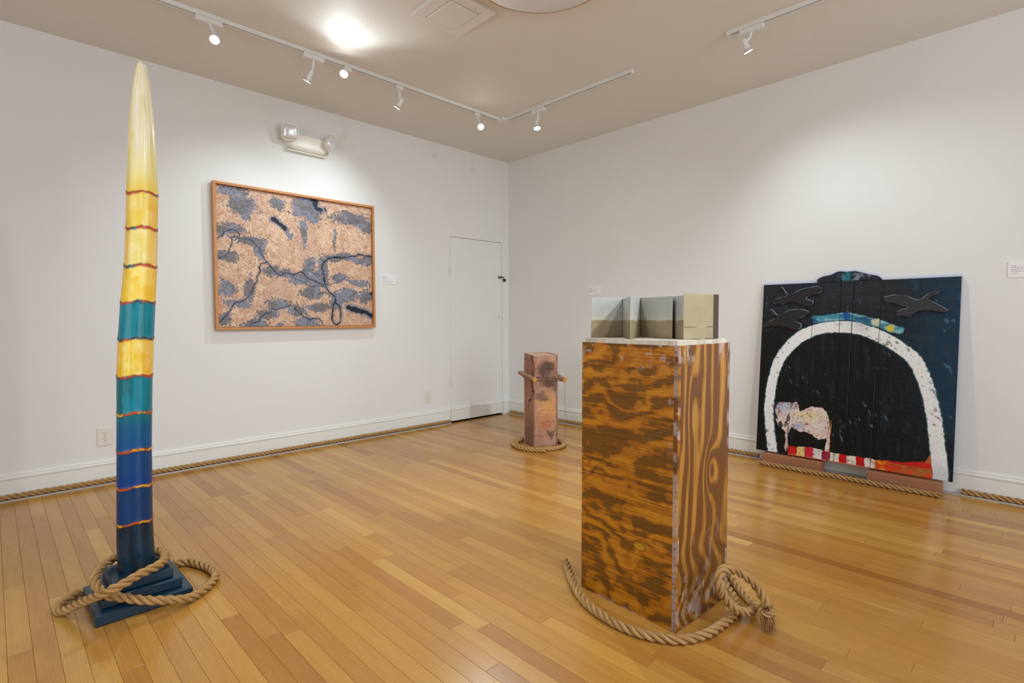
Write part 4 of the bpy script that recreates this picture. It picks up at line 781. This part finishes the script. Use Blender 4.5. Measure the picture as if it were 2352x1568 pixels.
MB().lathe((-2.375, -2.709, H), (0, 0, -1), [(0, .37), (.03, .385), (.045, .393), (.050, .388), (.048, .372)], 64).build('rim', mat('rim_shade_tan', L3(196, 150, 100), .4, metal=.3), dc, True)  # rim coloured orange-brown to imitate the shade around the dish
MB().lathe((-2.375, -2.709, H), (0, 0, -1), [(.045, .378), (.055, .372), (.085, .30), (.105, .18), (.112, .05)], 64).build('diffuser', mat('frosted_shade', L3(226, 227, 230), .4), dc, True)

# ================================================================== TRACK LIGHTING
TZ = H-.0
def track(name, runs, label):
    t_ = empty(name, (*runs[0][0], H), label, 'track light rail')
    for (a, b) in runs:
        horiz = abs(a[1]-b[1]) < 1e-6; lo, hi = (min(a[0], b[0]), max(a[0], b[0])) if horiz else (min(a[1], b[1]), max(a[1], b[1]))
        c_ = a[1] if horiz else a[0]; mb = MB()
        for (d0, d1, z0, z1) in ((-.017, -.007, H-.024, H), (.007, .017, H-.024, H), (-.007, .007, H-.010, H)):
            mb.box((lo, c_+d0, z0), (hi, c_+d1, z1)) if horiz else mb.box((c_+d0, lo, z0), (c_+d1, hi, z1))
        mb.build('rail', WHITE, t_)
        mb = MB(); mb.box((lo, c_-.007, H-.014), (hi, c_+.007, H-.010)) if horiz else mb.box((c_-.007, lo, H-.014), (c_+.007, hi, H-.010)); mb.build('conductor_slot', mat('track_slot', L3(66, 58, 50), .6), t_)
    return t_
LT = track('track_rail', [((-6.2, -.962), (-1.045, -.962)), ((-1.0, -1.008), (-1.0, -2.36))], 'long white L-shaped ceiling track following the left wall and corner')
MB().box((-1.062, -1.026, H-.026), (-.980, -.942, H), c=.003).build('corner_connector', WHITE, LT)
MB().box((-1.019, -2.372, H-.026), (-.981, -2.352, H), c=.003).build('end_cap', WHITE, LT)
RT = track('track_rail', [((-1.0, -3.085), (-1.0, -6.4))], 'white ceiling track starting above the leaning painting and leaving at top right')
MB().box((-1.019, -3.10, H-.026), (-.981, -3.08, H), c=.003).build('end_cap', WHITE, RT)
LENS = mat('lit_lens', (1, 1, 1), .3, emis=40); LENSDIM = mat('lit_lens_soft', (1, 1, 1), .3, emis=5)
SILV = mat('reflector_silver', (.8, .8, .82), .25, metal=.8)
def lamp(tx, ty, horiz, hx, hy, hz, aim, longa, energy, size, label, lensm, blend=.8, soft=.025):
    """tx,ty: place on the track; hx,hy,hz: lens centre; aim: point the lamp is turned to"""
    t_ = empty('track_spotlight', (tx, ty, H-.02), label, 'spotlight', 'spotlights on the ceiling tracks')
    hl = .075 if longa else .03
    a, b = ((tx-hl, ty-.016, H-.054), (tx+hl, ty+.016, H-.023)) if horiz else ((tx-.016, ty-hl, H-.054), (tx+.016, ty+hl, H-.023))
    MB().box(a, b, c=.004).build('adapter', WHITE, t_)
    L_ = Vector((hx, hy, hz)); ax = (Vector(aim)-L_).normalized(); bk_ = L_-ax*.055
    top = Vector((tx, ty, H-.048)); kn_ = Vector((tx+(bk_.x-tx)*.3, ty+(bk_.y-ty)*.3, min(H-.07, bk_.z+.03)))
    MB().tube([top, (top+kn_)/2, kn_, bk_], .0085, 10).lathe(kn_-Vector((0, 0, .006)), (0, 0, 1), [(0, .009), (.012, .009)], 12).build('stem', WHITE, t_, True)
    s_ = ax.orthogonal().normalized()
    hb = MB().lathe(L_, -ax, [(.018, .024), (.030, .018), (.045, .016), (.075, .016), (.080, .012)], 20); hb.build('lamp_body', WHITE, t_, True)
    MB().lathe(L_, -ax, [(.000, .029), (.003, .031), (.006, .029), (.020, .021), (.024, .017)], 28).build('reflector', SILV, t_, True)
    MB().lathe(L_+ax*.0002, ax, [(0, .0265), (.0015, .025), (.003, .012)], 28).build('lens', lensm, t_, True)
    if energy:
        lo = light('spot_beam', 'SPOT', tuple(L_+ax*.012), aim, energy, spot_size=math.radians(size), spot_blend=blend, shadow_soft_size=soft)
        if label.startswith('glowing spotlight tilted'): lo.scale = (2, 1, 1)       # beam stretched sideways to spread its patch on the ceiling; lens stays round
        lo.parent = t_; lo.matrix_parent_inverse = Matrix.Translation(t_.location).inverted()
for a in [(-3.467, -0.962, True, -3.442, -0.972, 2.856, (-4.1, -2.1, 1.2), True, 26, 55, 'glowing spotlight nearest the tall sculpture, first on the long track', LENS, 1),
 (-2.813, -0.962, True, -2.835, -0.9, 2.815, (-3.2, 0, 1.5), True, 12, 85, 'spotlight turned away to the left wall, second on the long track', LENSDIM, 1),
 (-2.56, -0.962, True, -2.65, -1.08, 2.864, (-2.88, -1.9, 2.935), False, 12, 84, 'glowing spotlight tilted up at the ceiling, third on the long track', LENS, 1, 0.06),
 (-2.122, -0.962, True, -2.125, -0.93, 2.815, (-2.6, 0, 1.5), False, 32, 105, 'spotlight aimed at the framed picture, fourth on the long track', LENSDIM, 1),
 (-1.317, -0.962, True, -1.294, -0.985, 2.856, (-2.7, -3.0, 0.6), False, 85, 90, 'glowing spotlight next to the track corner', LENS, 1),
 (-0.997, -1.409, False, -1.003, -1.401, 2.809, (-1.2, -1.8, 1.0), True, 28, 100, 'downward spotlight hanging over the clay column', LENS, 1),
 (-1.0, -3.235, False, -0.99, -3.213, 2.835, (-0.1, -3.7, 1.0), True, 26, 110, 'spotlight on the right track angled at the leaning painting', LENSDIM, 1),
 (-1.0, -4.35, False, -0.985, -4.35, 2.835, (-0.1, -3.7, 1.0), True, 5, 110, 'spotlight on the right track beyond the top edge of the photo', LENSDIM, 1)]: lamp(*a)
# added unseen tracks and spots over and behind the camera, as front fill
track('track_rail', [((-5.6, -5.15), (-1.05, -5.15))], 'added ceiling track carrying unseen fill spots behind the camera')
track('track_rail', [((-4.2, -3.35), (-4.2, -5.05))], 'short added ceiling track for an unseen fill spot above the camera')
for a in [(-3.4, -5.15, True, -3.4, -5.11, 2.86, (-3.3, -2.0, 0.3), False, 60, 80, 'added unseen spotlight behind the camera turned to the left wall', LENS, 1, 0.06),
 (-4.2, -3.6, False, -4.18, -3.57, 2.86, (-2.6, -2.4, 0.2), False, 45, 90, 'added unseen fill spotlight above the camera on the short track', LENS, 1, 0.06),
 (-2.2, -5.15, True, -2.19, -5.1, 2.86, (-1.5, -1.4, 0.5), False, 155, 80, 'added unseen fill spotlight behind the camera turned to the far corner', LENS, 1, 0.06)]: lamp(*a)
